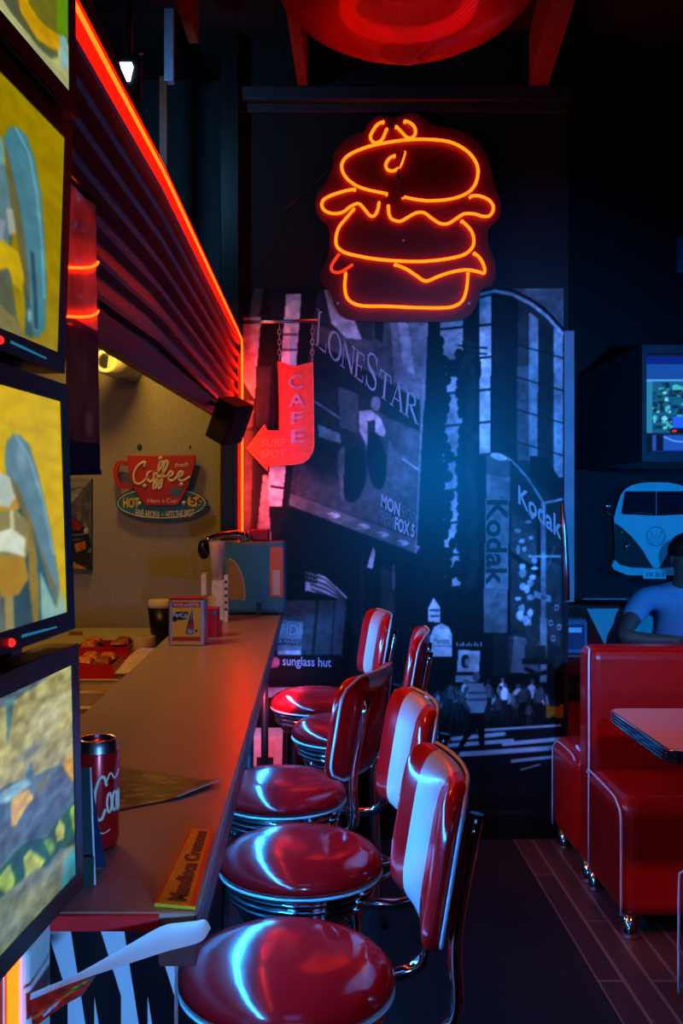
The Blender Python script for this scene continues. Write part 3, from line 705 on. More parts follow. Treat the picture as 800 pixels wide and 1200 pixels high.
for k in range(3): mb.text(('Two lives.','Two wives.','One dangerous lie.')[k], quad((462,421+k*9),(478+k*5,431+k*11),(478+k*5,435+k*11),(462,425+k*9),YM))
mb.build('small_lettering', M['letterg'], mu, fix=False)
mb = MB(); mb.text('sunglass hut', quad((331,769),(388,771),(388,785),(331,783),YM), .012); mb.build('shop_lettering', mat('pale_blue_shop_lettering', rgb(190,200,225), .4), mu, fix=False)
mb = MB(); mb.text('FIDI', quad((329,731),(353,733),(352,745),(328,743),YM), .01); mb.text('& MARKET', quad((327,749),(353,751),(353,755),(327,753),YM)); mb.build('shop_lettering', M['letterw'], mu, fix=False)
mb = MB(); mb.text('Kodak', lambda u, v: P(lerp(569.5,594.5,v)-.6*u, lerp(586,686,u), YM), .025); mb.build('film_shop_lettering', M['letterd'], mu, fix=False)
mb = MB(); mb.text('Kodak', quad((607,568),(658,608),(658,634),(607,590),YM), .02); mb.build('film_shop_lettering', M['letterw'], mu, fix=False)
mb = MB(); mb.text('Marriott', quad((508,748),(526,748),(526,754),(508,754),YM)); mb.build('hotel_lettering', M['letterd'], mu, fix=False)
# narrow second print at the corner, with a glossy strip
cp = tag(MB().box(XX(660.5,4.48),XX(672,4.48),4.47,4.48,ZZ(705,4.48),ZZ(388,4.48)).build('corner_panel', mat('pale_blue_print_panel', rgb(120,122,130), .5, var=.25, scale=5)), 'narrow pale panel standing along the right edge of the mural', 'panel')
MB().tube([P(659,590,4.458),P(661,620,4.458),P(663,660,4.458),P(664,703,4.458)], [.006,.012,.014,.014], 10).build('foil_streamer', M['steel'], cp)['label'] = 'thin shiny hanging strip'
# ------------------------------------------------------------------ things on the counter
# cola can
cx, cy = -.288, 1.335
can = thing('soda_can', 'tall red cola can on the counter behind the menu screens', 'can', (cx,cy,TOP))
MB().lathe([(0,.004),(.02,.004),(.022,0),(.026,.006),(.0285,.014),(.0285,.126),(.0278,.130)], (cx,cy,TOP), 40).build('body', M['canred'], can)
lid = MB().lathe([(.0278,.130),(.0262,.138),(.0248,.1445),(.0238,.146),(.0225,.1445),(.022,.139),(0,.1385)], (cx,cy,TOP), 40).build('lid', M['alu'], can)
MB().lathe([(.006,.1392),(.009,.1400),(.012,.1392)], (cx,cy-.004,TOP), 16).build('ring_pull', M['alu'], lid)
def oncan(a, z, r=.0290): # angle from the camera-facing side
    q = math.atan2(-cy,-cx)+a; return Vector((cx+r*math.cos(q), cy+r*math.sin(q), TOP+z))
def canstroke(mb, pts, w):
    sp_ = smooth([Vector((x,y,0)) for x,y in pts],5)
    mb.tube([oncan(p.x, p.y, .0286) for p in sp_], w, 6)
mb = MB()
def CS(pts, w_=.0017): canstroke(mb, pts, w_)
CS([(.42,.088),(.3,.1),(.08,.098),(-.1,.082),(-.14,.062),(-.02,.046),(.2,.046),(.36,.058)],.0022)
CS([(.40,.092),(.62,.104),(.9,.096),(1.3,.106)],.0013)
for a0 in (.46,1.02): CS([(a0+.16,.078),(a0+.04,.076),(a0-.02,.066),(a0+.04,.054),(a0+.16,.054),(a0+.22,.066),(a0+.16,.078)])
CS([(.96,.076),(.84,.078),(.74,.066),(.8,.054),(.96,.056)])
CS([(1.24,.08),(1.23,.06),(1.32,.053)])
CS([(.0,.03),(.25,.026),(.6,.03)],.0009)
mb.build('script_lettering', M['signcream'], can)
# table tent card in front of the can
tt = thing('table_tent_card', 'dark folded table card standing before the cola can', 'menu card', (-.305,1.22,TOP))
xa, xb = -.345, -.262
MB().add([(xa,1.195,TOP+.001),(xb,1.195,TOP+.001),(xb-.012,1.225,TOP+.135),(xa,1.225,TOP+.135)],[(0,1,2,3)]).build('front_flap', mat('dark_green_card', rgb(20,44,46), .4), tt, fix=False)
MB().add([(xa,1.255,TOP+.001),(xb+.002,1.255,TOP+.001),(xb-.012,1.225,TOP+.135),(xa,1.225,TOP+.135)],[(3,2,1,0)]).build('back_flap', mat('dark_blue_card', rgb(30,40,70), .4), tt, fix=False)
MB().box(xa,xb,1.1935,1.1955,TOP+.0005,TOP+.036).build('base_lip', mat('dark_green_lip', rgb(18,52,44), .35), tt)
MB().tube([(xb+.001,1.1955,TOP+.002),(xb-.011,1.2255,TOP+.135)], .0013, 6).build('pale_edge', M['whitep'], tt)
# laminated menu lying on the counter
mc = thing('laminated_menu', 'brown laminated menu sheet lying flat on the counter beyond the can', 'menu', (-.25,1.6,TOP))
cv = Canvas(0,0,70,70,(.46,.36,.22),1.); cv.noise(.7,10,5)
for k in range(7): cv.rect(5,4+k*9.3,65,5+k*9.3,(.32,.24,.15),.8)
r3 = np.random.default_rng(9)
for k in range(24): cv.ell(6+r3.random()*58,5+r3.random()*60,3+r3.random()*7,1.6+r3.random()*1.6,(.14,.11,.08),.85)
for k in range(14):
    x = 6+r3.random()*40; y = 5+r3.random()*60; cv.rect(x,y,x+14,y+1.4,(.55,.5,.4),.8)
cv.blur(1)
A_, B_, C_, D_ = P(92,893,1.741), P(262,919,1.632), P(212,936,1.552), P(70,958,1.458)
def onT(px, py): Y = (H-TOP)*F/(py-VY); p = P(px,py,Y); return Vector((p.x,p.y,TOP))
A_, B_, C_, D_ = onT(100,893), onT(259,919), onT(208,937), onT(80,962)
def menu_fn(x, y):
    u, v = x/70, y/70; p = A_.lerp(B_,u).lerp(D_.lerp(C_,u),v); z = .0025+.012*max(0,u-.86)**1*(1-.7*v)/.14*.4
    return (p.x,p.y,TOP+z)
cv.build('printed_sheet', mat('laminated_brown_print', (1,1,1), .22, attr=True, coat=.4), menu_fn, mc)
MB().tube([Vector(menu_fn(70,t))+Vector((0,0,.0008)) for t in range(0,71,10)], .0016, 6).build('laminate_edge', M['clear'], mc)
# yellow price strip by the counter edge
ys = thing('price_strip', 'yellow strip sign with black lettering at the near counter corner', 'sign', (-.15,1.25,TOP))
TL, TR, BR, BL = onT(222,974), onT(251,977), onT(229,1067), onT(181,1063)
def lift(p, z): return Vector((p.x,p.y,TOP+z))
MB().prism([lift(BL,.0045),lift(BR,.0045),lift(TR,.0045),lift(TL,.0045)],(0,0,-.004)).build('strip', M['yellow'], ys)
rb = lambda a,b,t: a.lerp(b,t)
MB().prism([lift(rb(BL,BR,.86),.0052),lift(BR,.0052),lift(TR,.0052),lift(rb(TL,TR,.86),.0052)],(0,0,-.001)).build('orange_border', M['orange'], ys)
MB().prism([lift(BL,.0052),lift(rb(BL,BR,.07),.0052),lift(rb(TL,TR,.1),.0052),lift(TL,.0052)],(0,0,-.001)).build('orange_border', M['orange'], ys)
mb = MB(); mb.text('Mandioca Cremosa', lambda u,v: lift(rb(rb(BL,BR,.76-.5*v),rb(TL,TR,.76-.5*v),.04+.93*u),.0054), .04)
mb.build('lettering', M['letterd'], ys, fix=False)
# napkin box with printed front
Yn = 3.22; bx = thing('napkin_box', 'printed napkin box with a cola bottle picture on the counter', 'napkin dispenser', (-.408,Yn+.05,TOP))
xl, xr = XX(197,Yn), XX(239.5,Yn); zt = ZZ(701,Yn)
MB().box(xl,xr,Yn+.002,Yn+.10,TOP,zt-.004).build('case', M['steel'], bx, bevel=.004)
MB().box(xl+.002,xr-.002,Yn+.004,Yn+.098,zt-.004,zt).build('red_top', M['canred'], bx, bevel=.001)
cv = Canvas(0,0,76,100,(.86,.68,.12),.5)
cv.rect(0,0,77,16,(.72,.12,.10)); cv.rect(0,0,77,3,(.86,.68,.12)); cv.rect(0,84,77,94,(.72,.12,.10)); cv.ell(22,35,20,10,(.08,.10,.16)); cv.rect(3,28,40,43,(.08,.10,.16)); cv.ell(8,42,7,7,(.08,.1,.16)); cv.ell(38,30,6,5,(.08,.1,.16))
cv.poly([(52,22),(56,22),(55,40),(58,52),(57,78),(40,78),(36,74),(42,52),(46,40)],(.12,.2,.35)); cv.poly([(45,50),(57,52),(56,66),(41,64)],(.62,.14,.12)); cv.poly([(41,65),(56,67),(56,76),(41,76)],(.5,.66,.8)); cv.line([(54,24),(51,44)],2,(.55,.7,.85)); cv.ell(64,70,3.4,3.4,(.1,.12,.3))
ft = cv.build('printed_front', M['print'], lambda x,y: (lerp(xl+.012,xr-.012,x/76), Yn, lerp(zt-.008,TOP+.006,y/100)), bx)
mb = MB(); fr = lambda x0,y0,x1,y1: (lambda u,v: Vector((lerp(xl+.012,xr-.012,lerp(x0,x1,u)/76), Yn-.0012, lerp(zt-.008,TOP+.006,lerp(y1,y0,v)/100))))
mb.text('BIGGER and BETTER', fr(5,6,71,13), .015); mb.text('Pepsi', fr(4,27,24,40), .02); mb.text('Cola', fr(25,28,42,40), .02)
mb.build('lettering', mat('pale_box_lettering', rgb(190,215,235), .4), ft, fix=False)
# red sachet caddy
Yr = 3.42; rc = thing('sachet_caddy', 'small stepped red caddy right behind the napkin box', 'caddy', (-.345,Yr+.04,TOP))
MB().box(XX(235,Yr),XX(255,Yr),Yr,Yr+.08,TOP,ZZ(713,Yr)).build('tall_bin', M['canred'], rc, bevel=.003)
MB().box(XX(255,Yr)-.001,XX(258.5,Yr),Yr+.004,Yr+.076,TOP,ZZ(729,Yr)).build('low_bin', M['canred'], rc, bevel=.003)
MB().box(XX(249,Yr),XX(254,Yr),Yr-.001,Yr,ZZ(720,Yr),ZZ(716,Yr)).build('blue_sticker', M['signblue'], rc)
# straw holder
Ys = 3.86; s_h = thing('straw_holder', 'white stepped straw holder before the teal machine', 'straw holder', (XX(250,Ys),Ys+.04,TOP))
MB().box(XX(248,Ys),XX(262,Ys),Ys,Ys+.06,TOP,ZZ(680,Ys)).build('front_box', M['whitep'], s_h, bevel=.002)
MB().box(XX(235,Ys),XX(241,Ys),Ys+.02,Ys+.08,TOP,ZZ(673,Ys)).build('side_panel', M['whitep'], s_h, bevel=.002)
MB().box(XX(241,Ys),XX(249,Ys),Ys+.03,Ys+.07,TOP,ZZ(700,Ys)).build('low_tray', M['cream'], s_h, bevel=.002)
hb = MB().box(XX(262.3,Ys),XX(267,Ys),Ys+.001,Ys+.05,TOP,ZZ(674,Ys)).build('perforated_panel', M['whitep'], s_h, bevel=.001)
for k in range(5):
    zc = ZZ(682+k*8,Ys); MB().lathe([(0,0),(.005,0),(.005,.0006),(0,.0006)], (0,0,0), 12)
    m_ = MB(); m_.tube([(XX(264.6,Ys),Ys+.0012,zc),(XX(264.6,Ys),Ys-.0006,zc)], .0055, 12); m_.build('hole', M['black'], hb)
cup = thing('straw_cup', 'clear cup packed with pale straws standing in the white holder', 'cup', (XX(255,Ys),Ys+.03,ZZ(680,Ys)+.001))
ccx, ccy, cz0 = XX(253.5,Ys), Ys+.03, ZZ(680,Ys)+.001
MB().lathe([(0,0),(.020,0),(.031,.125),(.033,.15),(.0315,.15),(.0295,.125),(.019,.003),(0,.003)], (ccx,ccy,cz0), 28).build('cup_body', M['clear'], cup)
sproto = MB().tube([(0,0,0),(0,0,.136)], .003, 7).build('drinking_straw', M['pink'], origin=(0,0,0))
for k in range(14):
    o = sproto if k == 0 else sproto.copy()
    if k: COL.objects.link(o)
    a = k*2.4; r = .0032*math.sqrt(k)*.95
    o.location = (ccx+r*math.cos(a), ccy+r*math.sin(a), cz0+.004); tl = .5*r*6
    o.rotation_euler = (-math.sin(a)*r*5, math.cos(a)*r*5, 0)
    tag(o, 'pale pink drinking straw in the clear cup before the teal machine', 'straw', 'drinking straws in the clear cup')
# teal countertop machine
Yt = 4.10; tm = thing('countertop_machine', 'teal countertop drinks machine with chrome lever at the far counter end', 'machine', (-.27,Yt+.1,TOP))
tl, tr = XX(257,Yt), XX(334,Yt); zt = ZZ(635,Yt)
MB().box(tl,tr,Yt,Yt+.22,TOP+.006,zt).build('body', M['teal'], tm, bevel=.018, seg=4)
ar = [(XX(266,Yt),Yt-.002,ZZ(703,Yt))]+[(lerp(XX(266,Yt),XX(287,Yt),math.sin(t)), Yt-.002, lerp(ZZ(700,Yt),ZZ(654,Yt),math.cos(t))) for t in np.linspace(0,PI/2,10)]+[(XX(287,Yt),Yt-.002,ZZ(703,Yt))]
MB().prism(ar,(0,.004,0)).build('arched_window', M['amber'], tm)
MB().tube([ar[0]]+ar[1:], .003, 6, closed=True).build('window_trim', M['cream'], tm)
wn = MB().box(XX(316,Yt),XX(332,Yt),Yt-.006,Yt+.012,ZZ(700,Yt),ZZ(641,Yt)).build('clear_tank', M['neonlit'], tm, bevel=.004)
MB().box(XX(319.5,Yt),XX(328,Yt),Yt-.0085,Yt-.0055,ZZ(697,Yt),ZZ(668,Yt)).build('tank_label', M['cream'], wn)
MB().box(XX(300,Yt),XX(306,Yt),Yt-.004,Yt+.01,TOP,ZZ(706,Yt)).build('foot', M['black'], tm); MB().box(tr-.03,tr-.005,Yt+.01,Yt+.06,TOP,TOP+.012).build('foot', M['black'], tm); MB().box(tl+.01,tl+.04,Yt+.05,Yt+.2,TOP,TOP+.008).build('foot', M['black'], tm)
lv = MB().tube(smooth([(XX(243,Yt),Yt-.03,ZZ(633,Yt)),(XX(255,Yt),Yt-.01,ZZ(628,Yt)),(XX(275,Yt),Yt+.03,ZZ(626,Yt)),(XX(289,Yt),Yt+.05,ZZ(629,Yt))],5), [.014]*10+[.017]*6, 12).build('lever', M['chrome'], tm)
MB().sphere((XX(240,Yt),Yt-.035,ZZ(643,Yt)), (.026,.03,.042), 18, 12).build('lever_knob', M['black'], lv)
MB().tube([(XX(286,Yt),Yt+.05,ZZ(636,Yt)),(XX(286,Yt),Yt+.05,ZZ(624,Yt))], .022, 14).build('pivot', M['chrome'], tm)
MB().box(XX(293,Yt),XX(314,Yt),Yt+.08,Yt+.18,zt,zt+.05).build('hopper', M['canred'], tm, bevel=.006)

# ------------------------------------------------------------------ kitchen side
KT = .90
struct(MB().box(-3.19,-.53,WK-.02,WK,0,.1), 'baseboard_kitchen', M['trim'])
kb = thing('kitchen_worktop', 'pale kitchen worktop behind and below the bar counter', 'worktop', (-.9,3.2,0))
MB().box(-1.35,-.56,1.7,4.89,KT-.03,KT).build('top', M['cream'], kb, bevel=.004)
MB().box(-1.30,-.60,1.75,4.87,0,KT-.03).build('cabinet', M['trim'], kb)
def K(px, Y): return XX(px, Y)
# paper roll
Y = 3.93; rl = thing('paper_roll', 'white paper towel roll standing on the kitchen worktop', 'paper roll', (K(168,Y),Y,KT))
MB().lathe([(.014,.001),(.045,.001),(.045,.083),(.043,.086),(.016,.086),(.014,.084),(.014,.001)], (K(169,Y),Y,KT), 32).build('paper', M['cream'], rl)
MB().lathe([(.0142,0),(.0142,.0845),(.0125,.0845),(.0125,0)], (K(169,Y),Y,KT), 24).build('cardboard_core', M['wood'], rl)
# lidded white box
Y = 3.3; lb = thing('storage_box', 'white plastic box with a sloping lid beside the counter edge', 'box', (K(160,Y),Y+.1,KT))
x0, x1 = K(138,Y), K(186,Y)
MB().box(x0,x1,Y,Y+.24,KT,KT+.045).build('tub', M['cream'], lb, bevel=.006)
lid = MB(); a = [(x0-.012,Y-.01,KT+.046),(x1,Y-.01,KT+.046),(x1,Y+.25,KT+.046),(x0-.012,Y+.25,KT+.046)]; b = [(x0+.03,Y+.06,KT+.1),(x1,Y+.06,KT+.1),(x1,Y+.22,KT+.1),(x0+.03,Y+.22,KT+.1)]
lid.add(a+b,[(3,2,1,0),(4,5,6,7),(0,1,5,4),(1,2,6,5),(2,3,7,6),(3,0,4,7)]); lid.build('lid', M['cream'], lb, bevel=.006)
# trays of wrapped snacks
def tray(Y, xa, xb, h, lab, seed, d=.2):
    t = thing('snack_tray', lab, 'tray', ((xa+xb)/2,Y+d/2,KT), 'red trays of wrapped snacks')
    MB().box(xa,xb,Y,Y+d,KT,KT+.008).build('base', M['canred'], t)
    MB().box(xa,xb,Y,Y+.008,KT+.008,KT+h).box(xa,xb,Y+d-.008,Y+d,KT+.008,KT+h).box(xa,xa+.008,Y+.008,Y+d-.008,KT+.008,KT+h).box(xb-.008,xb,Y+.008,Y+d-.008,KT+.008,KT+h).build('rim', M['canred'], t)
    r = random.Random(seed)
    pos = []
    nx = max(2, int((xb-xa-.03)/.062))
    for lay in range(2):
        for i in range(nx):
            for j in range(2):
                pos.append((xa+.05+(xb-xa-.10)*i/max(1,nx-1)+r.uniform(-.002,.002), Y+.055+.09*j+r.uniform(-.002,.002), KT+.012+.034*lay))
    return pos
snk = []
snk += [(p,'far') for p in tray(3.88, K(88,3.9), K(152,3.9), .05, 'red tray of snacks nearer the kitchen wall, behind the other tray', 1)]
snk += [(p,'near') for p in tray(3.46, K(82,3.5), K(136,3.5), .05, 'red tray of snacks in front of the other snack tray', 2)]
def wrapper(mt):
    def fn(u, v):
        x = (u-.5)*.058; y = (v-.5)*.08
        e = max(0, 1-(2*u-1)**4)*max(0, 1-(abs(2*v-1))**3)*(.72+.28*math.sin(u*17+v*5)*math.sin(v*21-u*4))
        return (x*(1+.06*math.sin(v*30)*(abs(2*v-1) > .85)), y, .002+.026*math.sqrt(e))
    mb = MB(); mb.grid(fn, 14, 16, sm=False); mb.grid(lambda u,v: (fn(u,v)[0],fn(u,v)[1],.001), 14, 16)
    return mb.build('wrapped_snack', mt, origin=(0,0,0))
wp = [wrapper(M['goldwrap']), wrapper(M['wood'])]; used = [0,0]
for i, (p, w_) in enumerate(snk):
    k = 1 if random.random() < .35 else 0
    o = wp[k] if not used[k] else wp[k].copy()
    if used[k]: COL.objects.link(o)
    used[k] = 1; o.location = p; o.rotation_euler = (random.uniform(-.08,.08) if p[2] < .92 else random.uniform(-.3,.3),random.uniform(-.08,.08),random.uniform(-.12,.12))
    tag(o, '%s wrapped snack in the %s red tray on the kitchen worktop' % ('brown' if k else 'golden', 'back' if w_ == 'far' else 'front'), 'snack', '%s snacks in the %s red tray' % ('brown' if k else 'golden', 'back' if w_ == 'far' else 'front'))
# shallow white trays nearer
def shallow(Y, xa, xb, d, h, nm, lab):
    t = thing(nm, lab, 'tray', ((xa+xb)/2,Y+d/2,KT))
    MB().box(xa,xb,Y,Y+d,KT,KT+.006).build('base', M['cream'], t)
    MB().box(xa,xb,Y,Y+.006,KT+.006,KT+h).box(xa,xb,Y+d-.006,Y+d,KT+.006,KT+h).box(xa,xa+.006,Y+.006,Y+d-.006,KT+.006,KT+h).box(xb-.006,xb,Y+.006,Y+d-.006,KT+.006,KT+h).build('rim', M['cream'], t, bevel=.002)
shallow(3.0, K(70,3.0), K(133,3.0), .22, .04, 'white_tray', 'shallow white tray in front of the red snack trays')
shallow(2.62, K(60,2.62), K(122,2.62), .2, .03, 'white_tray', 'nearest shallow white tray, next to the cola can')
for k, (px, Y) in enumerate(((112,3.1),(98,2.75))):
    o = MB().obox((K(px,Y),Y,KT+.0145),(.09,.05,.014),(0,0,.25*(-1)**k)).build('flat_packet', M['wood'], bevel=.003)
    tag(o, ('flat brown packet lying in the middle white tray','flat brown packet lying in the nearest white tray')[k], 'packet')
# blender jug with white lid
Y = 4.25; bl = thing('blender_jug', 'black blender jug with a white lid behind the napkin box', 'blender', (K(190,Y),Y,KT))
MB().lathe([(0,0),(.055,0),(.06,.03),(.045,.05),(.05,.06),(.062,.165),(0,.165)], (K(190,Y),Y,KT), 28).build('jug', M['black'], bl)
MB().lathe([(0,.165),(.06,.166),(.062,.18),(.055,.2),(0,.202)], (K(190,Y),Y,KT), 28).build('lid', M['whitep'], bl)
Y = 4.6; fr_ = thing('small_frame', 'small dark frame leaning at the kitchen wall over the snacks', 'frame', (K(93,Y),Y,KT))
MB().box(K(78,Y),K(100,Y),Y,Y+.02,KT,ZZ(746,Y)).build('frame', M['black'], fr_, bevel=.002)
MB().box(K(81,Y),K(97,Y),Y-.002,Y,KT+.02,ZZ(751,Y)).build('picture', M['amber'], fr_)
# canvas picture on kitchen wall
Yk = 4.885; pc = thing('car_canvas', 'canvas picture of an old car with blue sides on the kitchen wall', 'picture', (K(70,Yk),Yk,ZZ(668,Yk)))
xa, xb, za, zb = K(36,Yk), K(107,Yk), ZZ(669,Yk), ZZ(561,Yk)
MB().box(xa,xb,Yk,WK,za,zb).build('canvas_frame', mat('blue_canvas_edge', rgb(24,70,120), .6), pc)
cv = Canvas(36,560,72,110,(.42,.42,.42),.6)
cv.poly([(36,560),(109,560),(109,590),(36,600)],(.55,.55,.54)); cv.poly([(109,560),(109,625),(98,605),(84,590),(96,575)],(.34,.34,.34)); cv.line([(60,566),(76,575),(96,570),(109,580)],1,(.2,.2,.2)); cv.line([(98,585),(97,615)],1,(.2,.2,.2))
cv.ell(87,598,5,9,(.3,.3,.3)); cv.poly([(36,612),(80,606),(88,606),(96,614),(104,622),(109,640),(100,650),(70,655),(36,650)],(.10,.10,.10)); cv.poly([(70,608),(86,606),(98,616),(94,622),(70,620)],(.62,.16,.06)); cv.ell(102,622,3,4,(.7,.7,.68)); cv.poly([(88,638),(101,634),(102,644),(90,648)],(.75,.42,.08)); cv.line([(80,628),(100,626)],1.5,(.55,.55,.55)); cv.line([(80,634),(98,632)],1.2,(.5,.5,.5)); cv.poly([(36,655),(109,648),(109,669),(36,669)],(.16,.15,.12)); cv.poly([(80,656),(104,668),(84,668),(70,662)],(.75,.5,.1)); cv.noise(.4,5,8).blur(1)
cv.build('car_print', M['print'], lambda x,y: (lerp(xa,xb,(x-36)/72), Yk-.002, lerp(zb,za,(y-560)/110)), pc)
# coffee cup sign
Yg = 4.87
def N6(x, y, Y=Yg): return P(100+.225*x, 480+.225*y, Y)
cf = thing('coffee_cup_sign', 'red and blue metal sign shaped like a coffee cup on the kitchen wall', 'sign', (N6(395,0).x,Yg,N6(0,580).z))
el = [N6(396+238*math.cos(t), 488+86*math.sin(t)) for t in np.linspace(0,2*PI,49)[:-1]]
MB().prism(el,(0,.03,0)).build('saucer', M['signblue'], cf, bevel=.003)
rim_ = [N6(396+228*math.cos(t), 488+77*math.sin(t), Yg-.002) for t in np.linspace(0,2*PI,49)[:-1]]
MB().tube(rim_, .0022, 6, closed=True).build('saucer_line', M['signcream'], cf)
cup_ = [(217,237),(572,237),(570,285),(556,340),(535,400),(510,450),(482,500),(315,500),(285,460),(255,415),(232,350),(220,295)]
MB().prism([N6(x,y,Yg-.016) for x,y in cup_],(0,.03,0)).build('cup', M['signred'], cf, bevel=.003)
hd = smooth([Vector((x,y,0)) for x,y in ((226,284),(180,278),(160,300),(158,345),(172,385),(205,402),(245,396))],5)
hm = MB()
n = len(hd)
for i in range(n-1):
    a, b = hd[i], hd[i+1]; d = (b-a).normalized(); nn = Vector((-d.y,d.x,0))*11
    d0 = (hd[min(i+1,n-1)]-hd[max(i-1,0)]).normalized(); d1 = (hd[min(i+2,n-1)]-hd[i]).normalized()
    n0 = Vector((-d0.y,d0.x,0))*12; n1 = Vector((-d1.y,d1.x,0))*12
    q = [a+n0,a-n0,b-n1,b+n1]
    hm.prism([N6(p.x,p.y,Yg-.014) for p in q],(0,.026,0))
hm.build('handle', M['signred'], cf)
def script(strs, w_, Y):
    mb = MB()
    for s_ in strs: mb.tube([N6(p.x,p.y,Y) for p in smooth([Vector((x,y,0)) for x,y in s_],5)], w_, 6)
    return mb
cof = [[(304,300),(312,276),(295,276),(268,300),(252,340),(256,378),(280,388),(306,372),(326,350)],
       [(346,322),(326,330),(322,360),(338,376),(356,360),(356,332),(346,322),(364,334),(376,330)],
       [(376,330),(398,300),(404,274),(390,272),(380,310),(374,370),(366,408),(354,412),(356,388),(376,356),(394,344)],
       [(394,344),(420,310),(430,276),(418,268),(408,304),(402,368),(394,406),(382,412),(384,388),(402,356),(424,346)],
       [(424,348),(446,346),(456,330),(444,322),(430,344),(436,366),(456,370),(478,350)],
       [(478,350),(498,346),(508,330),(496,322),(482,344),(490,366),(512,370),(546,348)]]
script(cof,.0062,Yg-.019).build('script_lettering', M['signcream'], cf)
sl = MB()
n4 = lambda x0,y0,x1,y1,Y,sk=0: (lambda u,v: N6(lerp(x0,x1,u), lerp(y1,y0,v)-sk*u, Y))
sl.text('FINE AROMA  •  HITS THE SPOT', lambda u,v: N6(lerp(262,566,u), lerp(556,518,v)+10*math.sin(PI*u)-14*u*0, Yg-.0025), .008)
sl.build('small_lettering', M['signcream'], cf, fix=False)
sl = MB(); sl.text('HOT', n4(196,458,280,512,Yg-.003), .04); sl.build('hot_lettering', M['yellow'], cf, fix=False)
sl = MB(); sl.text('15¢', n4(522,452,606,506,Yg-.0035,4), .015); sl.build('price_lettering', M['letterd'], cf, fix=False)
el2 = [N6(566+40*math.cos(t), 478+28*math.sin(t), Yg-.0025) for t in np.linspace(0,2*PI,25)[:-1]]
sl = MB(); sl.add(el2,[tuple(range(24))]); sl.build('price_badge', M['yellow'], cf, fix=False)
sl = MB(); sl.text('Have a Cup!', n4(325,462,482,492,Yg-.0185), .0); sl.build('slogan_lettering', M['signcream'], cf, fix=False)
sl = MB(); sl.text('Fresh', n4(468,280,536,302,Yg-.0185,8), .01); sl.build('small_lettering', M['signcream'], cf, fix=False)
mc_ = MB(); mc_.prism([N6(x,y,Yg-.019) for x,y in ((442,412),(500,412),(492,438),(450,438))],(0,.003,0)); mc_.prism([N6(x,y,Yg-.0185) for x,y in ((426,438),(502,438),(490,448),(438,448))],(0,.002,0)); mc_.tube([N6(x,y,Yg-.019) for x,y in ((462,408),(458,398),(466,392),(462,384))],.0015,5)
mc_.build('little_cup_print', M['signblue'], cf)
for x, y in ((392,254),(308,398),(500,390),(282,488),(514,486)):
    q = N6(x,y,Yg-.02 if y < 450 else Yg-.008); MB().sphere(q,.0105,12,8).build('bulb', M['whitep'], cf)
for (x,y) in ((282,195),(545,195)):
    q = N6(x,y,WK-.003); tag(MB().sphere(q,(.012,.006,.016) if x < 400 else (.004,.004,.010),10,8).build('wall_mark', M['trim']), ('dark round hook in the wall over the coffee cup sign','small nail in the wall over the right end of the coffee cup sign')[x > 400], 'hook')
# security camera
Yq = 4.62; sc = thing('security_camera', 'small round security camera high on the kitchen wall', 'camera', (K(128,Yq),Yq,ZZ(426,Yq)))
c = P(124,424,Yq)
MB().tube([c+Vector((0,0,0)),c+Vector((.03,.10,-.004)),c+Vector((.05,.2,.01))], [.058,.062,.05], 28).build('housing', M['cream'], sc)
MB().lathe([(.056,0),(.06,.004),(.056,.01),(.05,.006)], (0,0,0), 28)
rg = [c+Vector((.046*math.cos(t), -.004, .046*math.sin(t))) for t in np.linspace(0,2*PI,33)[:-1]]
MB().tube(rg, .012, 8, closed=True).build('lens_ring', M['whitep'], sc)
MB().tube([c+Vector((0,-.003,0)),c+Vector((0,.004,0))], .03, 24).build('lens', M['black'], sc)
MB().tube([c+Vector((.05,.2,.01)),(c.x+.06,WK-.02,c.z+.01),(c.x+.06,WK,c.z+.01)], [.04,.05,.07], 24).build('wall_mount', M['cream'], sc)
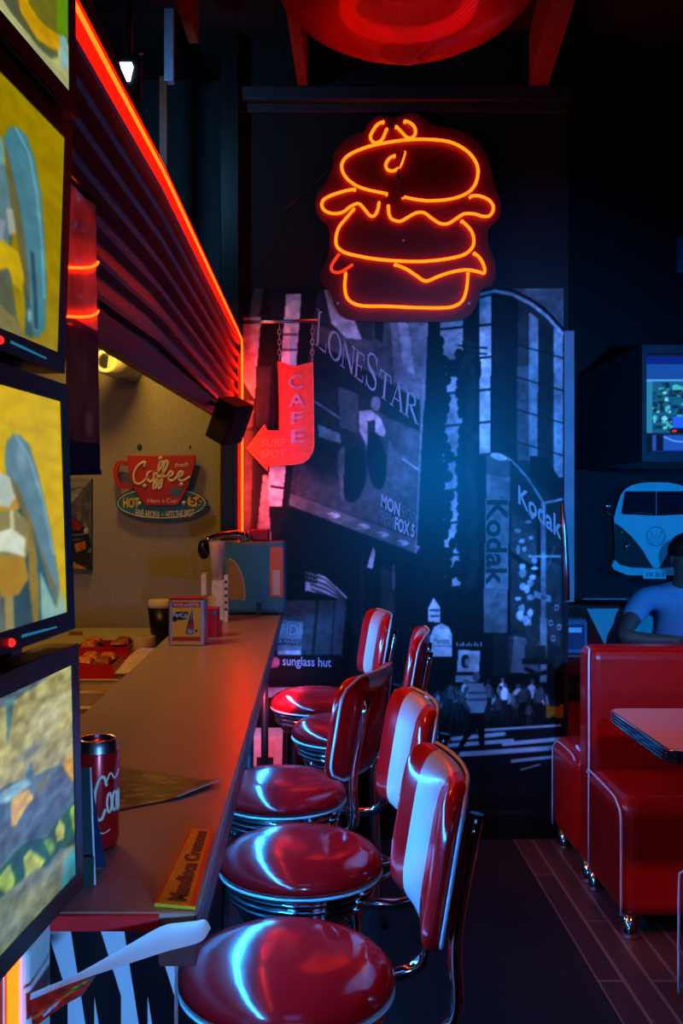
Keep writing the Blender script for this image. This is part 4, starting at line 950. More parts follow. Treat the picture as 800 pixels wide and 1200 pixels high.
# soffit over the kitchen
# ------------------------------------------------------------------ menu screens
def mk_pt(off, tilt, zc):
    return lambda Y, Z, d=0.: Vector((-.262+.107*(Y-1.05)+off+tilt*(Z-zc)-d, Y, Z))
SCR = [('topmost menu screen, showing the underside of a bun, above three others', 2.175, 1.946, .0036, -.01, lambda x: (-330+1.7*x, 25+1.03*x)),
       ('second menu screen from the top, standing burger on yellow', 1.897, 1.67, -.0036, .032, lambda x: (95+.86*x, 383+.4*x)),
       ('third menu screen from the top, crispy burger on bright yellow', 1.618, 1.395, -.001, -.032, lambda x: (452+.26*x, 745-.36*x)),
       ('lowest menu screen, close view of a burger with green lettuce', 1.339, 1.117, .0095, -.022, lambda x: (810-.36*x, 1104-.9*x))]
def paint_screen(k, wf):
    def W(pts):
        o = []
        for x, y in pts:
            t, b = wf(x); o.append((x, 250*(y-t)/(b-t)))
        return o
    def WE(cv, x, y, rx, ry, c, al=1., rot=0., soft=0.):
        t, b = wf(x); cv.ell(x, 250*(y-t)/(b-t), rx, ry*250/(b-t), c, al, rot, soft)
    if k == 0:
        cv = Canvas(-200,0,277,250,(.80,.80,.52),1.)
        cv.poly(W([(-60,-250),(80,-250),(80,40),(66,29),(64,60),(56,65),(30,48),(0,5),(-60,-60)]),(.36,.40,.26)); cv.poly(W([(5,-120),(62,-120),(66,26),(67,46),(60,52),(40,44),(20,12)]),(.88,.66,.05)); cv.poly(W([(25,-120),(80,-120),(76,28),(60,26),(45,18),(30,-2)]),(.45,.45,.12)); cv.poly(W([(64,-120),(80,-120),(76,28),(64,28)]),(.40,.62,.06))
        cv.poly(W([(67,28),(75,28),(77,72),(68,72)]),(.58,.80,.80)); cv.poly(W([(-30,-20),(0,20),(30,52),(78,104),(78,90),(40,52),(0,8)]),(.72,.74,.5)); cv.noise(.14,12,11)
    if k == 1:
        cv = Canvas(-200,0,277,250,(.66,.56,.0),1.)
        P_ = W
        cv.poly(P_([(-120,300),(-60,220),(0,175),(6,180),(9,200),(20,240),(22,300),(24,360),(40,400),(-120,400)]),(.36,.42,.36))
        cv.poly(P_([(0,165),(5,168),(10,185),(9,200),(0,205),(-20,200)]),(.42,.68,.68)); cv.poly(P_([(0,198),(10,200),(16,220),(20,260),(18,300),(0,320)]),(.38,.55,.58)); cv.poly(P_([(14,250),(24,250),(29,262),(26,278),(18,280)]),(.72,.74,.66))
        cv.poly(P_([(8,172),(14,158),(24,156),(34,164),(44,190),(53,230),(59,290),(63,340),(62,385),(55,398),(44,395),(40,360),(36,310),(28,255),(16,205)]),(.28,.55,.62)); cv.poly(P_([(10,175),(18,200),(30,250),(40,310),(46,370),(50,398),(44,398),(36,340),(24,265),(12,210)]),(.42,.42,.26)); cv.line(P_([(22,158),(38,185),(48,230),(56,290),(60,350)]),3,(.45,.72,.78)); cv.line(P_([(45,300),(50,350),(52,385)]),4,(.14,.28,.34))
        cv.poly(P_([(0,290),(8,282),(18,292),(30,300),(37,330),(34,345),(24,335),(18,318),(6,322),(0,330)]),(.86,.72,.05)); cv.poly(P_([(4,262),(14,264),(10,290),(5,288)]),(.62,.66,.72)); cv.poly(P_([(-80,310),(0,322),(24,340),(30,372),(20,372),(-80,360)]),(.36,.40,.30)); cv.poly(P_([(-80,345),(0,350),(28,376),(44,402),(66,412),(0,388),(-80,380)]),(.55,.52,.30)); cv.poly(P_([(38,330),(44,360),(48,396),(40,394)]),(.20,.36,.42)); WE(cv,44,372,3,10,(.6,.85,.9),.8,soft=.5)
        cv.noise(.14,10,12)
    if k == 2:
        cv = Canvas(-200,0,277,250,(.92,.76,.0),1.)
        P_ = W
        cv.poly(P_([(-150,800),(-110,560),(-30,560),(0,575),(22,560),(30,600),(36,650),(45,740),(45,800)]),(.22,.34,.38))
        cv.poly(P_([(0,560),(4,555),(9,560),(14,556),(24,572),(26,590),(14,600),(0,604)]),(.80,.86,.80)); cv.poly(P_([(0,596),(14,598),(26,580),(25,600),(10,604),(0,608)]),(.82,.64,.2)); cv.poly(P_([(0,604),(22,600),(36,615),(38,640),(30,660),(0,662)]),(.62,.58,.36)); cv.poly(P_([(0,628),(16,622),(32,634),(30,655),(10,650),(0,650)]),(.92,.96,.86)); cv.poly(P_([(14,604),(18,600),(20,622),(15,624)]),(.9,.9,.7)); cv.poly(P_([(-60,660),(0,656),(30,656),(34,680),(22,700),(0,705),(-60,700)]),(.74,.56,.16)); cv.poly(P_([(-60,690),(0,694),(8,744),(-60,760)]),(.42,.46,.40)); cv.poly(P_([(4,702),(16,700),(16,740),(6,742)]),(.68,.6,.35))
        cv.poly(P_([(10,540),(14,520),(22,511),(30,513),(40,524),(50,560),(58,600),(66,650),(70,690),(66,712),(56,690),(46,655),(36,612),(24,570),(12,560)]),(.42,.58,.64)); cv.poly(P_([(14,555),(26,575),(40,615),(54,660),(66,690),(66,706),(52,672),(36,620),(20,580)]),(.50,.46,.30)); cv.poly(P_([(36,610),(48,650),(58,690),(66,712),(60,745),(46,740),(40,700)]),(.20,.40,.50)); cv.poly(P_([(36,600),(44,650),(46,700),(44,735),(38,738),(34,680)]),(.62,.52,.2)); WE(cv,30,540,9,20,(.62,.74,.80),.7,soft=.7); cv.line(P_([(24,513),(40,540),(54,590),(64,650)]),3,(.55,.72,.8)); cv.poly(P_([(48,672),(66,715),(73,690),(77,718),(48,735)]),(.60,.78,.72)); cv.poly(P_([(70,640),(76,640),(78,690),(70,688)]),(.9,.74,0))
        for x, y in ((44,475),(58,492),(40,490),(66,506),(14,504)): WE(cv,x,y,7,1.6,(.9,.85,.2),.6)
        cv.noise(.12,10,13)
    if k == 3:
        cv = Canvas(-200,0,277,250,(.34,.46,.48),1.)
        P_ = W
        cv.poly(P_([(-120,1000),(-120,880),(-40,830),(0,824),(40,800),(90,770),(90,885),(60,900),(30,910),(0,915)]),(.72,.70,.44)); WE(cv,48,840,38,30,(.78,.78,.62),.8,soft=.8); WE(cv,28,880,26,14,(.46,.56,.56),.7,soft=.7); WE(cv,70,850,14,18,(.80,.74,.42),.6,soft=.7)
        cv.poly(P_([(0,815),(10,814),(4,850),(0,870)]),(.30,.50,.55))
        cv.poly(P_([(-120,980),(0,960),(30,930),(60,905),(90,900),(90,945),(70,955),(48,980),(20,985),(0,995),(-120,1030)]),(.32,.40,.42)); cv.poly(P_([(62,898),(83,888),(83,915),(82,924),(78,926)]),(.90,.68,.06)); cv.poly(P_([(2,930),(24,924),(30,936),(18,950),(8,966),(3,966)]),(.86,.68,.06)); cv.poly(P_([(-10,925),(20,910),(28,918),(2,936),(-10,938)]),(.62,.82,.86)); cv.poly(P_([(20,905),(28,892),(30,912),(24,915)]),(.30,.55,.70)); cv.poly(P_([(30,924),(44,912),(50,914),(36,936)]),(.48,.46,.30))
        for x, y in ((40,950),(30,965),(55,930),(65,935),(20,975),(72,926)): WE(cv,x,y,9,7,(.40,.48,.50),.6,soft=.8); WE(cv,x+6,y+6,6,4,(.16,.24,.28),.6,soft=.8)
        cv.poly(P_([(-60,1050),(0,1005),(14,990),(26,985),(44,985),(58,968),(78,945),(84,930),(86,1000),(60,1000),(44,1018),(28,1020),(0,1045)]),(.10,.34,.16)); cv.poly(P_([(16,1005),(24,996),(34,1005),(42,1012),(36,1020),(18,1030)]),(.80,.86,.20)); cv.poly(P_([(54,978),(60,966),(66,975),(64,990),(56,992)]),(.82,.84,.24)); cv.poly(P_([(72,955),(80,948),(85,985),(80,995),(74,975)]),(.60,.74,.10)); cv.poly(P_([(40,988),(50,986),(54,1000),(48,1008)]),(.50,.68,.14)); cv.poly(P_([(-20,1030),(0,1010),(6,1030),(0,1050)]),(.66,.78,.16))
        cv.poly(P_([(-120,1130),(0,1040),(28,1022),(46,1020),(62,1002),(90,995),(90,1110),(-120,1160)]),(.50,.56,.46)); cv.poly(P_([(66,1015),(90,990),(90,1050),(58,1056)]),(.22,.58,.62)); WE(cv,30,1050,20,14,(.62,.62,.46),.6,soft=.8)
        cv.noise(.45,8,14)
    return cv.blur(4)
for k, (lab, zt, zb, off, tilt, wf) in enumerate(SCR):
    zc = (zt+zb)/2; pt = mk_pt(off, tilt, zc); BZ = .02
    t = thing('menu_screen', lab, 'screen', tuple(pt(.83,zb-BZ,.02)), 'menu screens stacked beside the counter')
    cv = paint_screen(k, wf)
    pxs = cv.X[0]; Ys_ = -436.87/(pxs-490.9)
    pts = np.array([tuple(pt(Yv, zt+(zb-zt)*yy/250, .0015)) for yy in cv.Y[:,0] for Yv in Ys_])
    y0, y1 = Ys_[0], Ys_[-1]
    def ring(ya, yb, za, zbb, d0, d1):
        mb = MB(); f = [pt(ya,za,d0),pt(yb,za,d0),pt(yb,zbb,d0),pt(ya,zbb,d0)]; b = [pt(ya,za,d1),pt(yb,za,d1),pt(yb,zbb,d1),pt(ya,zbb,d1)]
        mb.add(f+b,[(0,1,2,3),(7,6,5,4),(0,4,5,1),(1,5,6,2),(2,6,7,3),(3,7,4,0)]); return mb
    ring(y0-BZ,y1+BZ,zb-BZ,zt+BZ,.003,.036).build('housing', M['black'], t, bevel=.002)
    fb = MB()
    for q in ((y0-BZ,y1+BZ,zt,zt+BZ),(y0-BZ,y1+BZ,zb-BZ,zb),(y0-BZ,y0,zb,zt),(y1,y1+BZ,zb,zt)):
        r_ = ring(*q,0,.003); fb.add(r_.v, r_.f)
    fb.build('bezel', M['black'], t)
    cv.build('picture', M['screen'], pts, t)
    if k in (1,2):
        q = pt(.905,zb-.0115,-.001); MB().sphere(q,(.004,.004,.004),10,8).build('power_light', M['reddot'], t)
        MB().add([pt(.93,zb-.0105,-.0006),pt(1.02,zb-.0125,-.0006),pt(1.02,zb-.0105,-.0006),pt(.93,zb-.0075,-.0006)],[(0,1,2,3)]).build('bezel_glare', M['cyanglare'], t)  # cyan glare on the bezel, drawn as a faintly glowing sliver
ms = thing('screen_stand', 'black pole stand carrying the stack of menu screens', 'stand', (-.36,.84,0))
MB().box(-.40,-.335,.80,.88,.02,2.09).build('pole', M['blackm'], ms, bevel=.004)
MB().box(-.56,-.22,.62,.96,0,.02).build('base_plate', M['blackm'], ms, bevel=.004)
for (lab, zt, zb, off, tilt, wf) in SCR:
    MB().box(-.336,-.325,.78,.90,(zt+zb)/2-.05,(zt+zb)/2+.05).build('mount_plate', M['blackm'], ms)

# ------------------------------------------------------------------ glowing end cabinet and curled paper
ec = thing('end_cabinet', 'pale end cabinet with glowing red front below the menu screens', 'cabinet', (-.44,1.02,0))
MB().box(-.60,-.281,.985,1.075,.0,1.068).build('body', M['whitep'], ec, bevel=.01, seg=4)
MB().box(-.60,-.318,.973,.985,.05,1.045).build('red_front', M['edge'], ec)
MB().box(-.312,-.306,.968,.985,.05,1.058).build('dark_trim', M['black'], ec)
MB().tube([(-.294,.978,.1)]+[(-.294,.978,1.05)]+smooth([(-.294,.978,1.05),(-.294,.98,1.058),(-.294,.986,1.062)],3)[1:], .0058, 8).build('neon_edge', M['neonsoft'], ec)
fl = thing('curled_flyer', 'white curled flyer with a red food print hanging under the counter corner', 'flyer', (-.22,1.05,.94))
T_ = [P(36,1164,.965),P(90,1141,1.0),P(140,1113,1.05),P(188,1086,1.092),P(212,1081,1.10),P(232,1079,1.10)]
B_ = [P(35,1172,.958),P(84,1152,.985),P(140,1133,1.03),P(195,1115,1.072),P(234,1104,1.085),P(247,1088,1.09)]
T_, B_ = smooth(T_,6), smooth(B_,6)
nT = len(T_)
def flf(u, v):
    i = u*(nT-1); k = min(int(i),nT-2); f = i-k
    a = T_[k].lerp(T_[k+1],f); b = B_[k].lerp(B_[k+1],f); p = a.lerp(b,v); p.y += .012*math.sin(PI*v)*u; return p
MB().grid(flf,30,6).build('white_side', M['paper'], fl, fix=False)
cv = Canvas(30,1140,84,66,(.70,.10,.06),1.)
cv.poly([(70,1168),(112,1142),(116,1152),(80,1172)],(.12,.34,.14)); cv.ell(88,1160,8,4,(.4,.5,.1)); cv.ell(100,1154,5,3,(.75,.45,.1)); cv.ell(75,1166,5,3,(.10,.2,.12)); cv.poly([(30,1180),(80,1168),(96,1172),(60,1186),(36,1192)],(.85,.25,.08)); cv.poly([(44,1186),(70,1180),(64,1192),(46,1198)],(.62,.5,.6)); cv.noise(.5,6,21).blur(1)
Q0, Q1, Q2, Q3 = P(36,1173,.968), P(112,1144,1.022), P(97,1166,1.012), P(38,1206,.966)
cv.build('food_print', M['print'], lambda x,y: tuple(Q0.lerp(Q1,(x-30)/84).lerp(Q3.lerp(Q2,(x-30)/84),(y-1140)/66)+Vector((0,.006*math.sin(PI*(x-30)/84),0))), fl)
# ------------------------------------------------------------------ booths
def rbox(x0,x1,y0,y1,z0,z1): return MB().box(x0,x1,y0,y1,z0,z1)
XB = 1.07
def bench(name, lab, ys, back, right=2.75, front=None, rear=None, zb=.95, grp='red vinyl booth benches'):
    t = thing('booth_bench', lab, 'bench', ((XB+right)/2,(back[0]+back[1])/2,0), grp)
    yb0, yb1 = back
    rbox(ys,right,yb0,yb1,.08,zb).build('backrest', M['booth'], t, bevel=.045, seg=5)
    # pale V shaped panel wrapped over the top of the back
    xa, xb_, dx = ys+.42, right-.42, .12
    for (yy, nn) in ((yb0-.0025,0),(yb1-.0005,1)):
        MB().prism([(xa,yy,zb-.05),(xb_,yy,zb-.05),(xb_-dx-.08,yy,.5),(xa+dx+.08,yy,.5)],(0,.003,0)).build('pale_panel', M['boothw'], t)
    MB().box(xa-.01,xb_+.01,yb0+.04,yb1-.04,zb-.001,zb+.002).build('pale_panel', M['boothw'], t)
    def piping(pts): MB().tube(smooth(pts,4), .004, 6).build('piping', M['piping'], t)
    if front:
        rbox(ys-.01,right,front,yb0+.01,.075,.49).build('seat', M['booth'], t, bevel=.06, seg=5)
        piping([(ys-.009,yb0-.01,.47),(ys-.009,yb0-.05,.487),(ys-.008,front+.12,.482),(ys-.008,front+.05,.465),(ys-.008,front+.012,.43),(ys-.008,front+.008,.3),(ys-.008,front+.01,.09)])
    if rear:
        rbox(ys-.01,right,yb1-.01,rear,.075,.49).build('seat', M['booth'], t, bevel=.06, seg=5)
        piping([(ys-.009,yb1+.01,.47),(ys-.009,yb1+.06,.485),(ys-.008,rear-.12,.48),(ys-.008,rear-.04,.45),(ys-.008,rear-.015,.4),(ys-.008,rear-.01,.09)])
    piping([(ys+.004,yb0+.012,.10),(ys+.004,yb0+.01,.5),(ys+.004,yb0+.012,zb-.05),(ys+.012,yb0+.03,zb-.014),(ys+.012,(yb0+yb1)/2,zb-.006)])
    ft = [yb0+.04, yb1-.04]
    if front: ft = [front+.05]+ft
    if rear: ft = ft+[rear-.05]
    for fx in (ys+.035, right-.06):
        for fy in ft:
            MB().lathe([(0,0),(.03,0),(.032,.006),(.026,.02),(.026,.082),(0,.082)], (fx,fy,0), 20).build('foot', M['chrome'], t)
    return t
bench('a', 'red booth bench with white piping, behind the near table', XB, (3.86,4.02), front=3.42, rear=4.42)
bench('b', 'nearest red booth bench, only its seat corner showing at the right edge', XB, (2.30,2.46), front=1.86, rear=2.90)
bench('c', 'farthest booth bench with pale slanted panel, along the wall under the van', 1.17, (5.78,5.92), front=5.33, right=2.9)
def table(lab, x0, x1, y0, y1, zt, mt):
    t = thing('diner_table', lab, 'table', ((x0+x1)/2,(y0+y1)/2,0), 'diner tables with ribbed chrome edges')
    r = .05; pts = []
    for cx_, cy_, a0 in ((x1-r,y1-r,0),(x0+r,y1-r,90),(x0+r,y0+r,180),(x1-r,y0+r,270)):
        for k in range(7):
            a = math.radians(a0+15*k); pts.append((cx_+r*math.cos(a), cy_+r*math.sin(a)))
    MB().prism([(x,y,zt-.001) for x,y in pts],(0,0,-.03)).build('tabletop', mt, t)
    bd = MB(); n = len(pts); prof = [(0,0),(.005,-.001)]+[q for k in range(4) for q in ((.004,-.002-.011*k),(.008,-.0045-.011*k),(.008,-.0085-.011*k),(.004,-.011-.011*k))]+[(0,-.046)]
    vs = []
    cxm, cym = (x0+x1)/2, (y0+y1)/2
    for i,(x,y) in enumerate(pts):
        a = Vector(pts[(i+1)%n])-Vector(pts[i-1]); nn = Vector((a.y,-a.x)).normalized()
        for d, z in prof: vs.append((x+nn.x*d, y+nn.y*d, zt+z))
    K_ = len(prof)
    bd.add(vs, [(i*K_+j,((i+1)%n)*K_+j,((i+1)%n)*K_+j+1,i*K_+j+1) for i in range(n) for j in range(K_-1)],0,False)
    bd.build('ribbed_edge', M['chrome'], t)
    MB().lathe([(0,0),(.2,0),(.21,.008),(.19,.02),(.06,.035),(.04,.06),(.04,zt-.05),(.11,zt-.031),(0,zt-.031)], (cxm,cym), 32).build('pedestal', M['blackm'], t)
table('near diner table with peach top and ribbed chrome edge', 1.10, 2.5, 3.06, 3.70, .75, mat('peach_table_laminate', rgb(235,190,170), .3, var=.03))
table('far diner table carrying the chrome napkin dispenser, at the seated person', 1.20, 2.6, 4.93, 5.37, .75, M['laminate'])
nd = thing('napkin_dispenser', 'shiny napkin dispenser on the left end of the far diner table', 'napkin dispenser', (1.32,5.06,.75))
Yd = 5.02; xl, xr = XX(659,Yd), XX(688,Yd)
pf = [(Yd,.752),(Yd,.90),(Yd+.012,.918),(Yd+.03,.925),(Yd+.09,.925),(Yd+.105,.918),(Yd+.115,.9),(Yd+.115,.752)]
MB().prism([(xl,y,z) for y,z in pf],(xr-xl,0,0)).build('housing', mat('blue_grey_chrome_reflection', rgb(96,116,140), .3), nd, bevel=.004)  # chrome case, its bluish reflections put into a flat colour
MB().box(xl+.014,xr-.014,Yd-.004,Yd+.001,.775,.90).build('face_plate', mat('dark_blue_chrome_reflection', rgb(60,76,104), .25), nd, bevel=.002)  # darker blue reflection on the chrome face, also put into the colour
MB().box(xl+.03,xr-.03,Yd-.006,Yd-.003,.86,.885).build('napkins', M['paper'], nd)
MB().box(xl-.006,xr+.006,Yd-.008,Yd+.12,.75,.757).build('base', M['black'], nd)
# ------------------------------------------------------------------ far wall: van picture, monitor
Yv = 5.90
def V(px, py, Y=Yv): return P(700+px*100/750, 540+py*160/1200, Y)   # crop coordinates
vn = thing('van_wall_sign', 'flat wall decoration shaped like the front of an old two tone van', 'wall decoration', (V(515,0).x,Yv,V(0,1030).z))
mir = lambda pts: pts+[(1030-x,y) for x,y in reversed(pts)]
MB().prism([V(*q) for q in mir([(515,185),(400,190),(300,210),(240,245),(200,300),(160,420),(142,500),(142,560),(150,700),(150,860),(165,900),(300,940),(515,950)])],(0,.045,0)).build('body', mat('van_dark_lower', rgb(70,34,34), .4), vn, bevel=.004)
MB().prism([V(x,y,Yv-.005) for x,y in mir([(515,188),(400,193),(305,213),(243,248),(203,302),(163,422),(146,502),(146,545),(200,575),(300,665),(400,790),(450,880),(490,940),(515,942)])],(0,.005,0)).build('white_front', M['white'], vn)
wd = mat('dark_windscreen', rgb(22,30,40), .15)
for f_ in (1,-1):
    q = [(240,268),(512,268),(512,482),(225,470),(208,460)]
    if f_ < 0: q = [(1030-x,y) for x,y in q]
    w_ = MB().prism([V(x,y,Yv-.009) for x,y in q],(0,.004,0)).build('windscreen', wd, vn)
    c_ = lambda x: x if f_ > 0 else 1030-x
    MB().sphere(V(c_(252),750,Yv-.004),(.024,.02,.026),18,10).build('headlight', M['chrome'], vn)
    MB().sphere(V(c_(212),628,Yv-.004),(.012,.012,.012),12,8).build('indicator', M['amber'], vn)
    mq = MB().tube([V(c_(142),492,Yv-.004),V(c_(90),470,Yv-.01),V(c_(86),420,Yv-.01)],.003,6).build('mirror_arm', M['steel'], vn)
    MB().sphere(V(c_(90),398,Yv-.01),(.018,.008,.014),12,8).build('mirror', M['steel'], mq)
MB().tube(smooth([V(300,468,Yv-.0105),V(350,458,Yv-.0105),V(420,458,Yv-.0105),V(480,470,Yv-.0105)],4),.003,6).build('steering_wheel', M['steel'], vn)
MB().tube([V(512+82*math.cos(t),665+85*math.sin(t),Yv-.007) for t in np.linspace(0,2*PI,33)[:-1]],.0022,6,closed=True).tube([V(462,610,Yv-.007),V(492,690,Yv-.007),V(515,635,Yv-.007),V(538,690,Yv-.007),V(568,610,Yv-.007)],.002,6).tube([V(450,675,Yv-.007),V(484,742,Yv-.007),V(515,680,Yv-.007),V(546,742,Yv-.007),V(580,675,Yv-.007)],.002,6).build('round_emblem', M['signblue'], vn)
MB().prism([V(x,y,Yv-.012) for x,y in mir([(150,870),(200,915),(300,938),(515,948)])[:4]+[(830,915),(880,870),(905,925),(880,960),(770,1005),(515,1012),(260,1005),(150,960),(125,925)]],(0,.03,0)).build('bumper', M['white'], vn, bevel=.003)
pl_ = MB().prism([V(x,y,Yv-.016) for x,y in ((402,962),(602,962),(602,1036),(402,1036))],(0,.006,0)).build('number_plate', M['paper'], vn)
mb = MB(); mb.text('VW 3618', lambda u,v: V(420+165*u, 1022-45*v, Yv-.0175), .01); mb.build('plate_lettering', M['letterd'], pl_, fix=False)
# monitor in a dark wall box
Ym = 4.75
mn = thing('wall_monitor', 'monitor with camera views in a dark box high on the right', 'monitor', (1.95,5.2,1.71))
x0 = XX(752,Ym); x1 = x0+.66; z0, z1 = ZZ(541,Ym), ZZ(404,Ym)
MB().box(x0,x1,Ym+.03,WF,z0,z1).build('box', M['trim'], mn, bevel=.004)
fr = MB().box(x0,x1,Ym,Ym+.03,z1-.04,z1).box(x0,x1,Ym,Ym+.03,z0,z0+.035).box(x0,x0+.022,Ym,Ym+.03,z0+.035,z1-.04).box(x1-.022,x1,Ym,Ym+.03,z0+.035,z1-.04); fr.build('frame', M['trim'], mn)
cv = Canvas(757,418,150,112,(.03,.10,.38),.75)
cv.rect(757,418,910,427,(.02,.10,.42)); cv.rect(757,427,910,446,(.06,.24,.52)); cv.rect(757,445,910,447,(.25,.55,.8)); cv.rect(757,447,910,508,(.05,.22,.42))
r5 = np.random.default_rng(5)
for j in range(3):
    for i in range(7):
        xx, yy = 764+i*23.5, 448+j*20; cv.rect(xx,yy,xx+22.5,yy+19,(.06,.30,.42))
        for q in range(16): cv.ell(xx+r5.random()*22,yy+r5.random()*18,1+r5.random()*4,1+r5.random()*3,[(.25,.66,.72),(.02,.10,.16),(.45,.82,.88),(.05,.2,.4)][r5.integers(4)],.8)
cv.rect(757,447,764,508,(.12,.42,.55)); cv.rect(788,488,802,502,(.10,.30,.85)); cv.rect(757,508,910,510,(.05,.1,.2)); cv.rect(764,510,910,528,(.10,.26,.60)); cv.rect(769,510,777,528,(.02,.05,.14)); cv.line([(778,512),(790,517),(804,518)],1.5,(.3,.6,.9)); cv.rect(757,508,764,531,(.02,.04,.10)); cv.rect(785,502,812,508,(.02,.04,.08)); cv.ell(790,505,3,1.5,(1,.15,.1)); cv.blur(1)
cv.build('picture', M['cctv'], lambda x,y: (XX(x,Ym+.012), Ym+.012, ZZ(y,Ym+.012)), mn)
tag(MB().box(XX(794,5.92),XX(840,5.92),5.925,WF,ZZ(319,5.92),ZZ(277,5.92)).build('wall_plaque', M['signblue'], bevel=.003), 'blue plaque on the dark wall above the monitor, cut by the right edge', 'plaque')

# ------------------------------------------------------------------ seated person
def skin_mesh(verts, edges, lv=2):
    me = bpy.data.meshes.new('sk'); me.from_pydata([v[:3] for v in verts], edges, [])
    ob = bpy.data.objects.new('sk', me); COL.objects.link(ob)
    md = ob.modifiers.new('Skin', 'SKIN'); md.branch_smoothing = .6
    for i, v in enumerate(verts):
        r = v[3]; me.skin_vertices[0].data[i].radius = (r, v[4] if len(v) > 4 else r)
    me.skin_vertices[0].data[0].use_root = True
    s_ = ob.modifiers.new('S', 'SUBSURF'); s_.levels = lv; s_.render_levels = lv
    bpy.context.view_layer.update()
    m2 = bpy.data.meshes.new_from_object(ob.evaluated_get(bpy.context.evaluated_depsgraph_get()))
    mb = MB(); mb.add([v.co.copy() for v in m2.vertices], [tuple(p.vertices) for p in m2.polygons], 0, True)
    bpy.data.objects.remove(ob); bpy.data.meshes.remove(me); bpy.data.meshes.remove(m2)
    return mb
PX, PY = 2.05, 5.62
ps = thing('person', 'person in a pale blue t-shirt leaning on the far table with folded arms', 'person', (PX,PY,0))
sh_r, sh_l = (1.83,5.50,.99), (2.26,5.54,.99)
el_r, el_l = (1.635,5.27,.805), (2.47,5.30,.805)
wr_r, wr_l = (1.88,5.18,.80), (2.24,5.16,.80)
V_ = [(PX,PY,.57,.12,.11),(PX,PY-.02,.72,.11,.085),(PX,PY-.07,.88,.115,.085),(PX,PY-.10,1.0,.10,.07),(PX-.005,PY-.135,1.08,.055),(PX-.01,PY-.17,1.13,.058),(PX-.01,PY-.19,1.19,.085,.09),(PX-.01,PY-.2,1.255,.08,.085),
      (*sh_r,.058),(*el_r,.042),((el_r[0]+wr_r[0])/2,(el_r[1]+wr_r[1])/2,.797,.036),(*wr_r,.026),
      (*sh_l,.058),(*el_l,.042),((el_l[0]+wr_l[0])/2,(el_l[1]+wr_l[1])/2,.797,.036),(*wr_l,.026),
      (PX-.1,PY-.05,.56,.085),(PX-.12,PY-.42,.565,.062),(PX-.12,PY-.44,.12,.042),(PX-.12,PY-.56,.045,.038),
      (PX+.1,PY-.05,.56,.085),(PX+.12,PY-.42,.565,.062),(PX+.12,PY-.44,.12,.042),(PX+.12,PY-.56,.045,.038),
      (wr_r[0]+.05,wr_r[1]-.012,.793,.03,.018),(wr_r[0]+.085,wr_r[1]-.018,.79,.032,.016),(wr_l[0]-.05,wr_l[1]-.012,.793,.03,.018),(wr_l[0]-.085,wr_l[1]-.018,.79,.032,.016)]
E_ = [(0,1),(1,2),(2,3),(3,4),(4,5),(5,6),(6,7),(3,8),(8,9),(9,10),(10,11),(3,12),(12,13),(13,14),(14,15),(0,16),(16,17),(17,18),(18,19),(0,20),(20,21),(21,22),(22,23),(11,24),(24,25),(15,26),(26,27)]
bd = skin_mesh(V_, E_)
for s_, w0 in ((1,wr_r),(-1,wr_l)):
    kx, ky, kz = w0[0]+s_*.085, w0[1]-.018, .79
    for f in range(4):
        o_ = -.026+.0175*f; L = (.062,.074,.07,.055)[f]
        bd.tube(smooth([(kx-s_*.02,ky-o_*.9,kz+.002),(kx+s_*.02,ky-o_,kz+.006),(kx+s_*(.02+L*.45),ky-o_-.004,kz+.002),(kx+s_*(.02+L*.8),ky-o_-.008,kz-.012),(kx+s_*(.02+L*.92),ky-o_-.009,kz-.022)],3),[.0095]*4+[.0085]*4+[.0075]*4+[.005],8)
    bd.tube(smooth([(kx-s_*.06,ky-.012,kz+.004),(kx-s_*.035,ky-.04,kz+.004),(kx-s_*.005,ky-.055,kz),(kx+s_*.015,ky-.06,kz-.006)],3),[.012]*4+[.01]*5+[.006],8)
hx, hy, hz = PX-.01, PY-.2, 1.2
bd.tube([(hx,hy-.082,hz+.03),(hx,hy-.095,hz+.005),(hx,hy-.108,hz-.018),(hx,hy-.088,hz-.028)],[.008,.011,.015,.009],8)
for s_ in (1,-1):
    bd.sphere((hx+s_*.083,hy+.01,hz+.005),(.012,.022,.032),10,8); bd.sphere((hx+s_*.033,hy-.079,hz+.032),(.013,.009,.009),10,8)
bd.tube([(hx-.022,hy-.084,hz-.052),(hx,hy-.091,hz-.05),(hx+.022,hy-.084,hz-.052)],.006,6)
body = bd.build('body', M['skin'], ps, weld=False)
hr = MB()
def hairf(u, v):
    q = 2*PI*u; t = PI*.56*v; r = Vector((.098,.108,.105)); p = Vector((math.sin(t)*math.cos(q)*r.x, math.sin(t)*math.sin(q)*r.y, math.cos(t)*r.z))
    if math.sin(q) < 0 and v > .6: p *= 1-.22*(-math.sin(q))*(v-.6)/.4
    return Vector((hx,hy+.012,hz+.045))+p*(1+.02*math.sin(q*13)*math.sin(t*9))
hr.grid(hairf,40,14).build('hair', M['hair'], ps, fix=False)
tw = lambda a, b, t: tuple(a[i]*(1-t)+b[i]*t for i in range(3))
st_ = skin_mesh([(PX,PY,.60,.15,.135),(PX,PY-.02,.72,.15,.12),(PX,PY-.07,.88,.165,.125),(PX,PY-.10,1.0,.145,.105),(PX-.003,PY-.125,1.055,.075),(*sh_r,.074),(*tw(sh_r,el_r,.62),.064),(*sh_l,.074),(*tw(sh_l,el_l,.62),.064)],
               [(0,1),(1,2),(2,3),(3,4),(3,5),(5,6),(3,7),(7,8)])
st_.build('t_shirt', M['shirt'], ps, weld=False)
